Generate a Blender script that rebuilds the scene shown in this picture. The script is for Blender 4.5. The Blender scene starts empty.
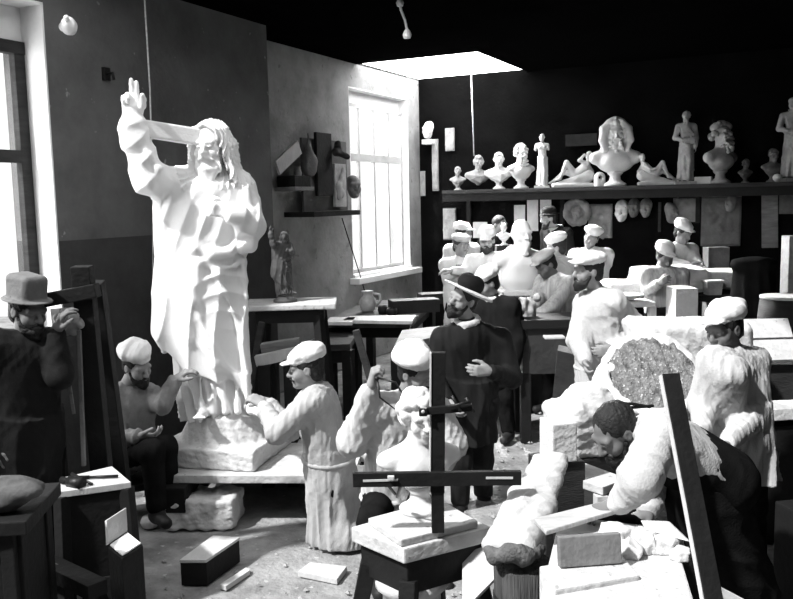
import bpy, bmesh, math, random
import numpy as np
from mathutils import Vector, Matrix
random.seed(7)
scene = bpy.context.scene
COL = scene.collection
V = lambda *a: np.array(a, dtype=float)
UP = V(0, 0, 1)
def nrm(a):
    a = np.asarray(a, float); return a / (np.linalg.norm(a) + 1e-9)

# ------------------------------------------------------------------ camera
CAMH, FPX, PITCH, ROLL = 2.15, 850.0, math.radians(6.68), math.radians(1.2)
F_ = V(0, math.cos(PITCH), -math.sin(PITCH))
R0, U0 = V(1, 0, 0), V(0, math.sin(PITCH), math.cos(PITCH))
R_ = math.cos(ROLL) * R0 - math.sin(ROLL) * U0
U_ = math.cos(ROLL) * U0 + math.sin(ROLL) * R0
CAM = V(0, 0, CAMH)
def ray(px, py):
    return F_ + R_ * (px - 396.5) / FPX - U_ * (py - 299.5) / FPX
def P(px, py, Y):                 # sight line met at distance Y
    d = ray(px, py); return CAM + d * (Y / d[1])
def PZ(px, py, z):                # sight line met at height z
    d = ray(px, py); return CAM + d * ((z - CAMH) / d[2])
def pix(p):
    q = np.asarray(p) - CAM; w = q @ F_
    return (396.5 + FPX * (q @ R_) / w, 299.5 - FPX * (q @ U_) / w)
cam = bpy.data.cameras.new('camera'); cam_o = bpy.data.objects.new('camera', cam); COL.objects.link(cam_o)
cam.sensor_width = 36; cam.lens = 36 * FPX / 793; cam.clip_start = 0.05; cam.clip_end = 200
m = Matrix.Identity(4)
for i in range(3):
    m[i][0], m[i][1], m[i][2], m[i][3] = R_[i], U_[i], -F_[i], CAM[i]
cam_o.matrix_world = m
scene.camera = cam_o

# ------------------------------------------------------------------ materials (procedural)
MATS = {}
def mat(name, c, rough=.8, scale=6., var=.25, bump=.15, bscale=60., streak=None, metal=0., spots=None):
    """grey surface: base value c with slow uneven staining, plus fine grain in the bump"""
    if name in MATS: return MATS[name]
    mt = bpy.data.materials.new(name); mt.use_nodes = True
    nt = mt.node_tree; N = nt.nodes; L = nt.links
    b = N['Principled BSDF']; b.inputs['Roughness'].default_value = rough; b.inputs['Metallic'].default_value = metal
    b.inputs['Specular IOR Level'].default_value = .25 if rough < .9 else 0.
    tc = N.new('ShaderNodeTexCoord'); mp = N.new('ShaderNodeMapping'); L.new(tc.outputs['Object'], mp.inputs['Vector'])
    if streak: mp.inputs['Scale'].default_value = streak
    n1 = N.new('ShaderNodeTexNoise'); n1.inputs['Scale'].default_value = scale; n1.inputs['Detail'].default_value = 6; n1.inputs['Roughness'].default_value = .65
    L.new(mp.outputs[0], n1.inputs['Vector'])
    cr = N.new('ShaderNodeValToRGB'); lo = c * (1 - var); hi = min(.95, c * (1 + var))
    cr.color_ramp.elements[0].position = .3; cr.color_ramp.elements[1].position = .7
    cr.color_ramp.elements[0].color = (lo, lo, lo, 1); cr.color_ramp.elements[1].color = (hi, hi, hi, 1)
    L.new(n1.outputs['Fac'], cr.inputs[0])
    out = cr.outputs[0]
    if spots:                                                  # (threshold, value, scale): dark or pale specks
        th, val, sc = spots
        n3 = N.new('ShaderNodeTexNoise'); n3.inputs['Scale'].default_value = sc; n3.inputs['Detail'].default_value = 3
        L.new(tc.outputs['Object'], n3.inputs['Vector'])
        r3 = N.new('ShaderNodeValToRGB'); r3.color_ramp.elements[0].position = th; r3.color_ramp.elements[1].position = th + .04
        L.new(n3.outputs['Fac'], r3.inputs[0])
        mx = N.new('ShaderNodeMix'); mx.data_type = 'RGBA'
        L.new(r3.outputs[0], mx.inputs[0]); L.new(out, mx.inputs[6]); mx.inputs[7].default_value = (val, val, val, 1)
        out = mx.outputs[2]
    L.new(out, b.inputs['Base Color'])
    if bump:
        n2 = N.new('ShaderNodeTexNoise'); n2.inputs['Scale'].default_value = bscale; n2.inputs['Detail'].default_value = 5
        L.new(mp.outputs[0], n2.inputs['Vector'])
        bp = N.new('ShaderNodeBump'); bp.inputs['Strength'].default_value = bump; bp.inputs['Distance'].default_value = .02
        L.new(n2.outputs['Fac'], bp.inputs['Height']); L.new(bp.outputs[0], b.inputs['Normal'])
    MATS[name] = mt
    return mt
MARBLE = mat('marble', .86, .6, 3, .05, .12, 80)
ROUGH = mat('rough_marble', .62, .85, 5, .10, .5, 30, spots=(.68, .45, 22))
BROKEN = mat('broken_stone', .20, .95, 26, .6, 1., 60, spots=(.62, .55, 60))
PLASTER = mat('plaster_cast', .72, .75, 6, .12, .15, 60)
DULLCAST = mat('dull_cast', .34, .85, 7, .3, .2, 60)  # cast in a duller grey
MIDCAST = mat('mid_grey_cast', .20, .85, 7, .3, .2, 60)  # cast in a middle grey
BRONZE = mat('dark_model_wax', .085, .55, 7, .3, .1, 60)
JACKET = mat('slate_jacket', .24, .9, 9, .2, .25, 120)
DIMCAST = mat('dark_grey_cast', .13, .85, 7, .3, .2, 60)  # cast in a dark grey
LINEN = mat('linen', .52, .9, 9, .08, .25, 120)
GREYLINEN = mat('grey_linen', .42, .9, 9, .15, .25, 120)
STRIPE = mat('worn_shirting', .40, .9, 30, .35, .2, 120, streak=(1, 1, .1))
CAPCLOTH = mat('cap_cloth', .70, .9, 9, .07, .2, 120)
DARKCLOTH = mat('dark_wool', .013, .95, 9, .3, .2, 140)
APRON = mat('dark_apron', .016, .9, 9, .35, .2, 100)
COAT = mat('black_coat', .008, .85, 9, .3, .2, 140)
SKIN = mat('skin', .26, .6, 14, .12, .05, 60)
SHADED_SKIN = mat('shaded_skin', .15, .6, 14, .12, .05, 60)  # skin copy darkened for backlit and shaded faces
HAIR = mat('dark_hair', .018, .6, 30, .4, .5, 90)
GREYHAIR = mat('grey_hair', .10, .6, 30, .4, .5, 90)
LEATHER = mat('shoe_leather', .02, .6, 9, .3, .1, 60)
WOOD = mat('dusty_wood', .20, .85, 4, .35, .3, 30, streak=(1, 1, 6))
DARKWOOD = mat('dark_wood', .030, .8, 4, .4, .3, 30, streak=(1, 1, 6))
BLACKWOOD = mat('blackened_wood', .008, .75, 4, .4, .25, 30)
PALEWOOD = mat('pale_board', .55, .85, 4, .12, .25, 30, streak=(6, 1, 1))
PLASTERED = mat('plaster_caked_board', .54, .9, 7, .15, .5, 26, spots=(.66, .35, 26))
IRON = mat('iron', .03, .45, 9, .3, .1, 60, metal=.6)
PAPER = mat('paper', .78, .9, 5, .05, .05, 60)
PORCELAIN = mat('porcelain', .7, .3, 5, .05, .02, 60)
WALLPAINT = mat('sooty_distemper', .13, .95, 1.6, .28, .35, 22, spots=(.70, .30, 9))
JAMBPAINT = mat('whitewash', .78, .9, 3, .08, .25, 26)
LOWERWALL = mat('dark_lower_wall', .055, .95, 1.6, .3, .35, 22)  # darker tone of the wall below rail height
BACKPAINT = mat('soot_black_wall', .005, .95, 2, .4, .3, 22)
NICHEPAINT = mat('stained_plaster', .27, .95, 2.4, .28, .4, 22, spots=(.66, .2, 8))
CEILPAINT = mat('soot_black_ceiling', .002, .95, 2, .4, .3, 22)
DIRT = mat('dirt_floor', .28, 1., 3.2, .4, 1., 22, spots=(.66, .42, 20))
RAG = mat('grey_rag', .10, .95, 9, .3, .2, 70)
SACK = mat('sacking', .12, .95, 20, .4, .6, 70)
ROPE = mat('hemp_cord', .50, .9, 40, .3, .3, 90)
EARTHEN = mat('glazed_earthenware', .30, .35, 6, .3, .05, 40)
CLAYGREY = mat('grey_clay', .15, .8, 6, .3, .3, 40)
def glass():
    mt = bpy.data.materials.new('window_glass'); mt.use_nodes = True
    nt = mt.node_tree; nt.nodes.remove(nt.nodes['Principled BSDF'])
    t = nt.nodes.new('ShaderNodeBsdfTransparent'); t.inputs[0].default_value = (.94, .94, .94, 1)
    g = nt.nodes.new('ShaderNodeBsdfGlossy'); g.inputs['Roughness'].default_value = .05
    mx = nt.nodes.new('ShaderNodeMixShader'); mx.inputs[0].default_value = .05
    nt.links.new(t.outputs[0], mx.inputs[1]); nt.links.new(g.outputs[0], mx.inputs[2])
    nt.links.new(mx.outputs[0], nt.nodes['Material Output'].inputs[0]); return mt
GLASS = glass()

# ------------------------------------------------------------------ objects
def thing(name, label, cat, loc, group=None):
    o = bpy.data.objects.new(name, None); COL.objects.link(o)
    o.location = tuple(float(x) for x in loc); o.empty_display_size = .1
    o['label'] = label; o['category'] = cat
    if group: o['group'] = group
    return o
def tag(o, label, cat, group=None):
    o['label'] = label; o['category'] = cat
    if group: o['group'] = group
    return o
def struct(o):
    o['kind'] = 'structure'; return o
def link(name, me, mt, parent=None, org=None, label=None):
    me.materials.append(mt)
    o = bpy.data.objects.new(name, me); COL.objects.link(o)
    if parent is not None:
        o.parent = parent
    elif org is not None:
        o.location = tuple(float(x) for x in org)
    if label: o['label'] = label
    return o
def root_org(parent):
    g = np.zeros(3)
    while parent is not None:
        g += np.array(parent.location); parent = parent.parent
    return g
def obj(name, geo, mt, parent=None, org=None, label=None, smooth=None):
    """geo: list of (verts, faces, smooth) in world metres -> ONE mesh object"""
    if isinstance(geo, tuple): geo = [geo]
    vs = []; fs = []; sm = []; n = 0
    for v, f, s in geo:
        vs.append(np.asarray(v, float)); fs += [tuple(int(i) + n for i in q) for q in f]; sm += [s] * len(f); n += len(v)
    vs = np.concatenate(vs)
    if parent is not None: o0 = root_org(parent)
    else:
        if org is None:
            lo, hi = vs.min(0), vs.max(0); org = V((lo[0] + hi[0]) / 2, (lo[1] + hi[1]) / 2, lo[2])
        o0 = np.asarray(org, float)
    me = bpy.data.meshes.new(name); me.from_pydata((vs - o0).tolist(), [], fs)
    me.polygons.foreach_set('use_smooth', [bool(x) if smooth is None else smooth for x in sm]); me.update()
    return link(name, me, mt, parent, o0, label)

def rot(z=0, x=0, y=0):
    return np.array((Matrix.Rotation(z, 3, 'Z') @ Matrix.Rotation(x, 3, 'X') @ Matrix.Rotation(y, 3, 'Y')))
def frame_from(d, up=UP):          # columns: side, along, up
    d = nrm(d); s = nrm(np.cross(d, up)); return np.array([s, d, np.cross(s, d)]).T
def bm_out(bm, smooth=False):
    bm.normal_update(); bm.verts.index_update()
    r = ([tuple(v.co) for v in bm.verts], [tuple(v.index for v in f.verts) for f in bm.faces], smooth); bm.free(); return r
def box(c, size, R=None, bev=.006, jit=0., taper=None):
    """bevelled box; taper scales the top (z+) end in x,y"""
    bm = bmesh.new(); bmesh.ops.create_cube(bm, size=1)
    for v in bm.verts:
        v.co = Vector((v.co.x * size[0], v.co.y * size[1], v.co.z * size[2]))
        if taper and v.co.z > 0: v.co.x *= taper[0]; v.co.y *= taper[1]
        if jit: v.co += Vector([random.uniform(-jit, jit) for _ in range(3)])
    if bev: bmesh.ops.bevel(bm, geom=list(bm.edges), offset=min(bev, min(size) * .3), segments=2, affect='EDGES', profile=.6)
    bmesh.ops.recalc_face_normals(bm, faces=list(bm.faces))
    v, f, s = bm_out(bm); v = np.array(v)
    if R is not None: v = v @ np.asarray(R).T
    return (v + np.asarray(c, float), f, False)
def beam(a, b, w, h, up=UP, bev=.005, ext=0.):
    a = np.asarray(a, float); b = np.asarray(b, float); R = frame_from(b - a, up)
    return box((a + b) / 2, (w, np.linalg.norm(b - a) + ext, h), R, bev)
def slab(quad, t, bev=.004):
    """slab whose upper face is the four given points, thickness t below"""
    q = [np.asarray(p, float) for p in quad]; n = nrm(np.cross(q[1] - q[0], q[3] - q[0]))
    if n[2] < 0 or (abs(n[2]) < .05 and n[1] > 0): n = -n
    bm = bmesh.new(); top = [bm.verts.new(p) for p in q]; bot = [bm.verts.new(p - n * t) for p in q]
    bm.faces.new(top); bm.faces.new(bot[::-1])
    for i in range(4): bm.faces.new((top[i], bot[i], bot[(i + 1) % 4], top[(i + 1) % 4]))
    bmesh.ops.recalc_face_normals(bm, faces=list(bm.faces))
    if bev: bmesh.ops.bevel(bm, geom=list(bm.edges), offset=min(bev, t * .3), segments=2, affect='EDGES', profile=.6)
    return bm_out(bm)
def tube(pts, r, n=10):
    pts = [np.asarray(p, float) for p in pts]; m_ = len(pts)
    rr = [r] * m_ if np.isscalar(r) else r
    vs = []; fs = []; s = None
    for i in range(m_):
        d = nrm(pts[min(i + 1, m_ - 1)] - pts[max(i - 1, 0)])
        if s is None: s = nrm(np.cross(d, V(.3, .9, .2) if abs(d[2]) > .8 else UP))
        s = nrm(s - d * (s @ d)); t = np.cross(d, s)
        for k in range(n):
            a = 2 * math.pi * k / n; vs.append(pts[i] + (s * math.cos(a) + t * math.sin(a)) * rr[i])
    for i in range(m_ - 1):
        for k in range(n):
            fs.append((i * n + k, i * n + (k + 1) % n, (i + 1) * n + (k + 1) % n, (i + 1) * n + k))
    fs.append(tuple(range(n))[::-1]); fs.append(tuple((m_ - 1) * n + k for k in range(n)))
    return (vs, fs, True)
def lathe(c, prof, n=28, R=None):
    vs = []; fs = []; c = np.asarray(c, float); R = np.eye(3) if R is None else R
    for r, z in prof:
        for k in range(n):
            a = 2 * math.pi * k / n; vs.append(c + R @ V(r * math.cos(a), r * math.sin(a), z))
    for i in range(len(prof) - 1):
        for k in range(n): fs.append((i * n + k, i * n + (k + 1) % n, (i + 1) * n + (k + 1) % n, (i + 1) * n + k))
    fs.append(tuple(range(n))[::-1]); fs.append(tuple((len(prof) - 1) * n + k for k in range(n)))
    return (vs, fs, True)

# ------------------------------------------------------------------ sculpting: distance fields -> one smooth closed mesh
def sinnoise(X, freq, seed, aniso=(1, 1, 1)):
    rs = np.random.RandomState(seed); r = 0
    for i in range(4):
        k = rs.normal(size=3) * np.array(aniso) * freq * (1 + .6 * i) / 1.7; ph = rs.uniform(0, 6.3); k2 = rs.normal(size=3) * freq * .5
        r = r + np.sin(X[0] * k[0] + X[1] * k[1] + X[2] * k[2] + ph + 1.3 * np.sin(X[0] * k2[0] + X[1] * k2[1] + X[2] * k2[2])) / (1 + .5 * i)
    return r / 2.4
def creases(X, freq, seed, aniso=(1, 1, .22)):
    rs = np.random.RandomState(seed); r = 0
    for i in range(3):
        k = rs.normal(size=3); k = k / np.linalg.norm(k) * np.array(aniso) * freq * (1 + .7 * i); ph = rs.uniform(0, 6.3); k2 = rs.normal(size=3) * freq * .22
        r = r + (np.abs(np.sin(X[0] * k[0] + X[1] * k[1] + X[2] * k[2] + ph + 1.6 * np.sin(X[0] * k2[0] + X[1] * k2[1] + X[2] * k2[2]))) - .6) / (1 + .6 * i)
    return r / 1.9
class Sdf:
    def __init__(s): s.ops = []; s.disp = []
    def add(s, fn, lo, hi, k=.03, sub=False): s.ops.append((fn, np.asarray(lo, float), np.asarray(hi, float), k, sub)); return s
    def cap(s, a, b, ra, rb=None, k=.03, sub=False):
        a = np.asarray(a, float); b = np.asarray(b, float); rb = ra if rb is None else rb; ab = b - a; L2 = ab @ ab + 1e-9; M = max(ra, rb)
        def f(X):
            x, y, z = X[0] - a[0], X[1] - a[1], X[2] - a[2]
            t = np.clip((x * ab[0] + y * ab[1] + z * ab[2]) / L2, 0, 1)
            return np.sqrt((x - t * ab[0]) ** 2 + (y - t * ab[1]) ** 2 + (z - t * ab[2]) ** 2) - (ra + (rb - ra) * t)
        return s.add(f, np.minimum(a, b) - M, np.maximum(a, b) + M, k, sub)
    def chain(s, pts, rr, k=.03, sub=False):
        rr = [rr] * len(pts) if np.isscalar(rr) else rr
        for i in range(len(pts) - 1): s.cap(pts[i], pts[i + 1], rr[i], rr[i + 1], k, sub)
        return s
    def ell(s, c, r, R=None, k=.03, sub=False):
        c = np.asarray(c, float); r = np.asarray(r, float) * np.ones(3); R = np.eye(3) if R is None else np.asarray(R); M = np.abs(R) @ r
        def f(X):
            q = [(X[0] - c[0]) * R[0, i] + (X[1] - c[1]) * R[1, i] + (X[2] - c[2]) * R[2, i] for i in range(3)]
            k0 = np.sqrt(sum((q[i] / r[i]) ** 2 for i in range(3))); k1 = np.sqrt(sum((q[i] / r[i] ** 2) ** 2 for i in range(3))) + 1e-6
            return k0 * (k0 - 1) / k1
        return s.add(f, c - M, c + M, k, sub)
    def box(s, c, hs, R=None, rnd=.01, k=.02, sub=False):
        c = np.asarray(c, float); hs = np.asarray(hs, float); R = np.eye(3) if R is None else np.asarray(R); M = np.abs(R) @ hs
        def f(X):
            q = [np.abs((X[0] - c[0]) * R[0, i] + (X[1] - c[1]) * R[1, i] + (X[2] - c[2]) * R[2, i]) - hs[i] + rnd for i in range(3)]
            return np.sqrt(sum(np.maximum(v, 0) ** 2 for v in q)) + np.minimum(np.maximum(q[0], np.maximum(q[1], q[2])), 0) - rnd
        return s.add(f, c - M, c + M, k, sub)
    def skirt(s, a, b, u, v, r0, r1, folds=9, amp=.02, seed=0, k=.04, bulge=0.):
        """cloth tube from a to b, elliptical (radii along u, v), folds growing downwards"""
        a = np.asarray(a, float); b = np.asarray(b, float); L = np.linalg.norm(b - a); ax = (b - a) / L
        u = nrm(u - ax * (u @ ax)); v = nrm(v - ax * (v @ ax) - u * (u @ v)); M = max(*r0, *r1) + amp + bulge
        def f(X):
            x, y, z = X[0] - a[0], X[1] - a[1], X[2] - a[2]
            h = x * ax[0] + y * ax[1] + z * ax[2]; t = np.clip(h / L, 0, 1)
            U = x * u[0] + y * u[1] + z * u[2]; W = x * v[0] + y * v[1] + z * v[2]
            bl = bulge * np.sin(t * math.pi)
            ru = r0[0] + (r1[0] - r0[0]) * t + bl; rv = r0[1] + (r1[1] - r0[1]) * t + bl
            th = np.arctan2(W / rv, U / ru)
            fo = amp * (.25 + .75 * t) * (np.abs(np.sin(th * folds / 2 + 1.1 * np.sin(2 * th + seed) + .9 * np.sin(3.1 * t + seed * 1.7))) - .5)
            d = (np.sqrt((U / ru) ** 2 + (W / rv) ** 2) - 1) * np.minimum(ru, rv) + fo
            return np.maximum(d, np.maximum(-h, h - L))
        return s.add(f, np.minimum(a, b) - M, np.maximum(a, b) + M, k)
    def fold(s, amp, freq, seed=0, kind='crease', aniso=(1, 1, .22)): s.disp.append((amp, freq, seed, kind, aniso)); return s
    def mesh(s, name, h, org, clipz=None):
        adds = [o for o in s.ops if not o[4]]
        lo = np.min([o[1] for o in adds], 0) - 3 * h - .03; hi = np.max([o[2] for o in adds], 0) + 3 * h + .03
        n = np.ceil((hi - lo) / h).astype(int) + 1
        ax = [(lo[i] + h * np.arange(n[i])).astype(np.float32) for i in range(3)]
        G = np.full(n, 5., np.float32)
        for fn, l, u, k, sub in s.ops:
            e = k + 3 * h + .02
            i0 = np.clip(np.floor((l - e - lo) / h).astype(int), 0, n); i1 = np.clip(np.ceil((u + e - lo) / h).astype(int) + 1, 0, n)
            if (i1 <= i0).any(): continue
            sl = tuple(slice(i0[i], i1[i]) for i in range(3))
            X = (ax[0][sl[0]][:, None, None], ax[1][sl[1]][None, :, None], ax[2][sl[2]][None, None, :])
            d = fn(X).astype(np.float32); A = G[sl]
            if sub:
                hh = np.clip(.5 - .5 * (A + d) / k, 0, 1); G[sl] = A * (1 - hh) - d * hh + k * hh * (1 - hh)
            else:
                hh = np.clip(.5 + .5 * (A - d) / k, 0, 1); G[sl] = A * (1 - hh) + d * hh - k * hh * (1 - hh)
        X = (ax[0][:, None, None], ax[1][None, :, None], ax[2][None, None, :])
        for amp, fr, sd, kind, an in s.disp:
            near = np.abs(G) < .08
            I = np.nonzero(near); Q = (ax[0][I[0]], ax[1][I[1]], ax[2][I[2]])
            G[I] += (amp * (kind(Q) if callable(kind) else creases(Q, fr, sd, an) if kind == 'crease' else sinnoise(Q, fr, sd, an))).astype(np.float32)
        if clipz is not None: G = np.maximum(G, clipz - X[2])
        return nets(name, G, lo, h, np.asarray(org, float))
def nets(name, G, lo, h, org):
    S = G < 0
    c = [S[:-1, :-1, :-1], S[1:, :-1, :-1], S[:-1, 1:, :-1], S[1:, 1:, :-1], S[:-1, :-1, 1:], S[1:, :-1, 1:], S[:-1, 1:, 1:], S[1:, 1:, 1:]]
    cnt = sum(x.astype(np.int8) for x in c); act = (cnt > 0) & (cnt < 8)
    I = np.argwhere(act); idx = np.full(act.shape, -1, np.int64); idx[act] = np.arange(len(I))
    offs = [(0, 0, 0), (1, 0, 0), (0, 1, 0), (1, 1, 0), (0, 0, 1), (1, 0, 1), (0, 1, 1), (1, 1, 1)]
    val = [G[I[:, 0] + o[0], I[:, 1] + o[1], I[:, 2] + o[2]] for o in offs]
    acc = np.zeros((len(I), 3)); num = np.zeros(len(I))
    for a in range(8):
        for b in range(a + 1, 8):
            df = [offs[b][i] - offs[a][i] for i in range(3)]
            if sum(abs(x) for x in df) != 1: continue
            m_ = (val[a] < 0) != (val[b] < 0)
            t = np.where(m_, val[a] / (val[a] - val[b] + 1e-12), 0)
            for i in range(3): acc[:, i] += np.where(m_, offs[a][i] + t * df[i], 0)
            num += m_
    pos = (I + acc / num[:, None]) * h + lo - org
    quads = []
    for axis in range(3):
        o1, o2 = [(1, 2), (2, 0), (0, 1)][axis]
        sl0 = [slice(1, -1)] * 3; sl0[axis] = slice(0, -1); sl1 = [slice(1, -1)] * 3; sl1[axis] = slice(1, None)
        A, B = S[tuple(sl0)], S[tuple(sl1)]
        E = np.argwhere(A != B)
        if not len(E): continue
        flip = A[E[:, 0], E[:, 1], E[:, 2]]
        base = E.copy(); base[:, o1] += 1; base[:, o2] += 1
        def cell(d1, d2):
            q = base.copy(); q[:, o1] -= d1; q[:, o2] -= d2; return idx[q[:, 0], q[:, 1], q[:, 2]]
        q = np.stack([cell(1, 1), cell(0, 1), cell(0, 0), cell(1, 0)], 1)
        q[~flip] = q[~flip][:, ::-1]; quads.append(q)
    Q = np.concatenate(quads) if quads else np.zeros((0, 4), int); Q = Q[(Q >= 0).all(1)]
    me = bpy.data.meshes.new(name); nv, nf = len(pos), len(Q)
    me.vertices.add(nv); me.vertices.foreach_set('co', pos.astype(np.float32).ravel())
    me.loops.add(nf * 4); me.loops.foreach_set('vertex_index', Q.astype(np.int32).ravel())
    me.polygons.add(nf); me.polygons.foreach_set('loop_start', np.arange(0, nf * 4, 4, dtype=np.int32))
    me.polygons.foreach_set('use_smooth', np.ones(nf, bool)); me.update(calc_edges=True); me.validate()
    return me
def sculpt(name, S, h, mt, parent=None, org=None, label=None, clipz=None):
    o0 = root_org(parent) if parent is not None else np.asarray(org, float)
    return link(name, S.mesh(name, h, o0, clipz), mt, parent, o0, label)
SKY, SUN, SUNDIR, WINL, WINL2, SKYL, KEYL, EXPO = 1.15, 5.2, (.53, .37, -.76), 130, 90, 8., 26, .28
SKYA, ROOF_Y, ROOF_L, OPX0, OPX1, OPY0 = 520, 6.5, 6.1, -1.6, .9, .6
# ------------------------------------------------------------------ anatomy
def headframe(face, roll=0.):
    f = nrm(face); s = nrm(np.cross(f, UP)); u = np.cross(s, f)
    s2 = s * math.cos(roll) + u * math.sin(roll); u2 = np.cross(s2, f)
    return np.array([s2, f, u2]).T
def add_head(S, c, R, sc=1., ears=True, strength=1.):
    c = np.asarray(c, float); q = lambda x, y, z: c + R @ (V(x, y, z) * sc)
    e = lambda x, y, z, r, k=.02, sub=False: S.ell(q(x, y, z), np.array(r) * sc, R, k * sc, sub)
    e(0, -.015, .035, (.074, .094, .085)); e(0, .022, -.035, (.058, .066, .082), .03)
    e(0, .068, -.092, (.026, .026, .022), .03)
    for t in (-1, 1): e(t * .040, .055, -.028, (.026, .028, .03), .02)
    S.cap(q(-.042, .076, .026), q(.042, .076, .026), .015 * sc, k=.02 * sc)
    for t in (-1, 1):
        e(t * .031, .100, .004, (.018, .017, .012), .012, True); e(t * .031, .074, .004, (.014, .016, .012), .004)
        S.cap(q(t * .018, .090, .007), q(t * .044, .084, .006), .0045 * sc, k=.004 * sc)
    S.cap(q(0, .085, .018), q(0, .112, -.024), .009 * sc, .014 * sc, .012 * sc)
    for t in (-1, 1): e(t * .012, .098, -.028, (.010, .012, .009), .008)
    S.cap(q(-.02, .086, -.053), q(.02, .086, -.053), .010 * sc, k=.012 * sc)
    S.cap(q(-.017, .086, -.067), q(.017, .086, -.067), .010 * sc, k=.010 * sc)
    S.cap(q(-.024, .099, -.060), q(.024, .099, -.060), .004 * sc, k=.005 * sc, sub=True)
    if ears:
        for t in (-1, 1):
            e(t * .077, -.008, -.002, (.010, .022, .032), .008); e(t * .088, -.002, .0, (.007, .011, .017), .006, True)
def add_hand(S, w, f, n, sgn=1, sc=1., curl=.45, thumb=.6, k=.006, fat=1., single=None):
    """w wrist, f finger direction, n way the palm faces, sgn side of the thumb (along f x n)"""
    w = np.asarray(w, float); f = nrm(f); n = nrm(np.asarray(n, float) - f * (np.asarray(n, float) @ f)); u = np.cross(f, n) * sgn
    cu = [curl] * 4 if np.isscalar(curl) else curl
    base = [.028, .0095, -.0095, -.027]; dist = [.088, .092, .088, .080]; ln = [.074, .082, .076, .060]
    for i in range(4):
        kn = w + (f * dist[i] + u * base[i] - n * .004) * sc
        S.cap(w + u * base[i] * .6 * sc + f * .012 * sc, kn, .017 * sc * fat, .0125 * sc * fat, .016 * sc)
        p = kn; a = 0
        for j, fr in enumerate((.45, .31, .24)):
            a += cu[i] * (1.0, 1.15, .8)[j]; d = f * math.cos(a) + n * math.sin(a) + u * (.06 * (1.5 - i))
            q = p + nrm(d) * ln[i] * fr * sc
            S.cap(p, q, (.0098 - .0008 * j) * sc * fat, (.0092 - .0010 * j) * sc * fat, k * sc); p = q
    a0 = w + (f * .022 + u * .026 + n * .006) * sc
    a1 = a0 + nrm(u * .62 + f * .62 + n * .35 * thumb) * .042 * sc
    a2 = a1 + nrm(u * .20 + f * .9 + n * .55 * thumb) * .032 * sc
    a3 = a2 + nrm(-u * .10 + f * .9 + n * .75 * thumb) * .025 * sc
    S.cap(w + f * .02 * sc, a0, .019 * sc * fat, .017 * sc * fat, .015 * sc); S.cap(a0, a1, .0165 * sc * fat, .0125 * sc * fat, .012 * sc)
    S.cap(a1, a2, .012 * sc * fat, .011 * sc * fat, k * sc); S.cap(a2, a3, .011 * sc * fat, .009 * sc * fat, k * sc)

def hair_mesh(c, R, style='short', sc=1.):
    S = Sdf(); q = lambda x, y, z: c + R @ (V(x, y, z) * sc)
    S.ell(q(0, -.024, .042), np.array((.084, .098, .088)) * sc, R, .01)
    S.ell(q(0, -.055, -.03), np.array((.070, .055, .06)) * sc, R, .03)
    S.ell(q(0, .115, -.03), np.array((.085, .085, .10)) * sc, R, .01, True)
    S.fold(.004, 120, 3, 'noise', (1, 1, 1)); return S
def beard_mesh(c, R, kind, sc=1.):
    S = Sdf(); q = lambda x, y, z: c + R @ (V(x, y, z) * sc)
    S.cap(q(0, .098, -.044), q(.034, .086, -.056), .011 * sc, .006 * sc, .01); S.cap(q(0, .098, -.044), q(-.034, .086, -.056), .011 * sc, .006 * sc, .01)
    if kind != 'moustache':
        S.ell(q(0, .062, -.098), np.array((.046, .046, .040)) * sc, R, .02)
        L = .15 if kind == 'long' else .125
        S.cap(q(0, .075, -.095), q(0, .095, -L), .030 * sc, .014 * sc, .02)
        for t in (-1, 1): S.cap(q(t * .062, .015, -.03), q(t * .045, .05, -.085), .012 * sc, .024 * sc, .02)
        S.ell(q(0, .108, -.060), np.array((.020, .014, .006)) * sc, R, .006, True)
    S.fold(.004, 110, 5, 'noise', (1, 1, 1)); return S
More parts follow.
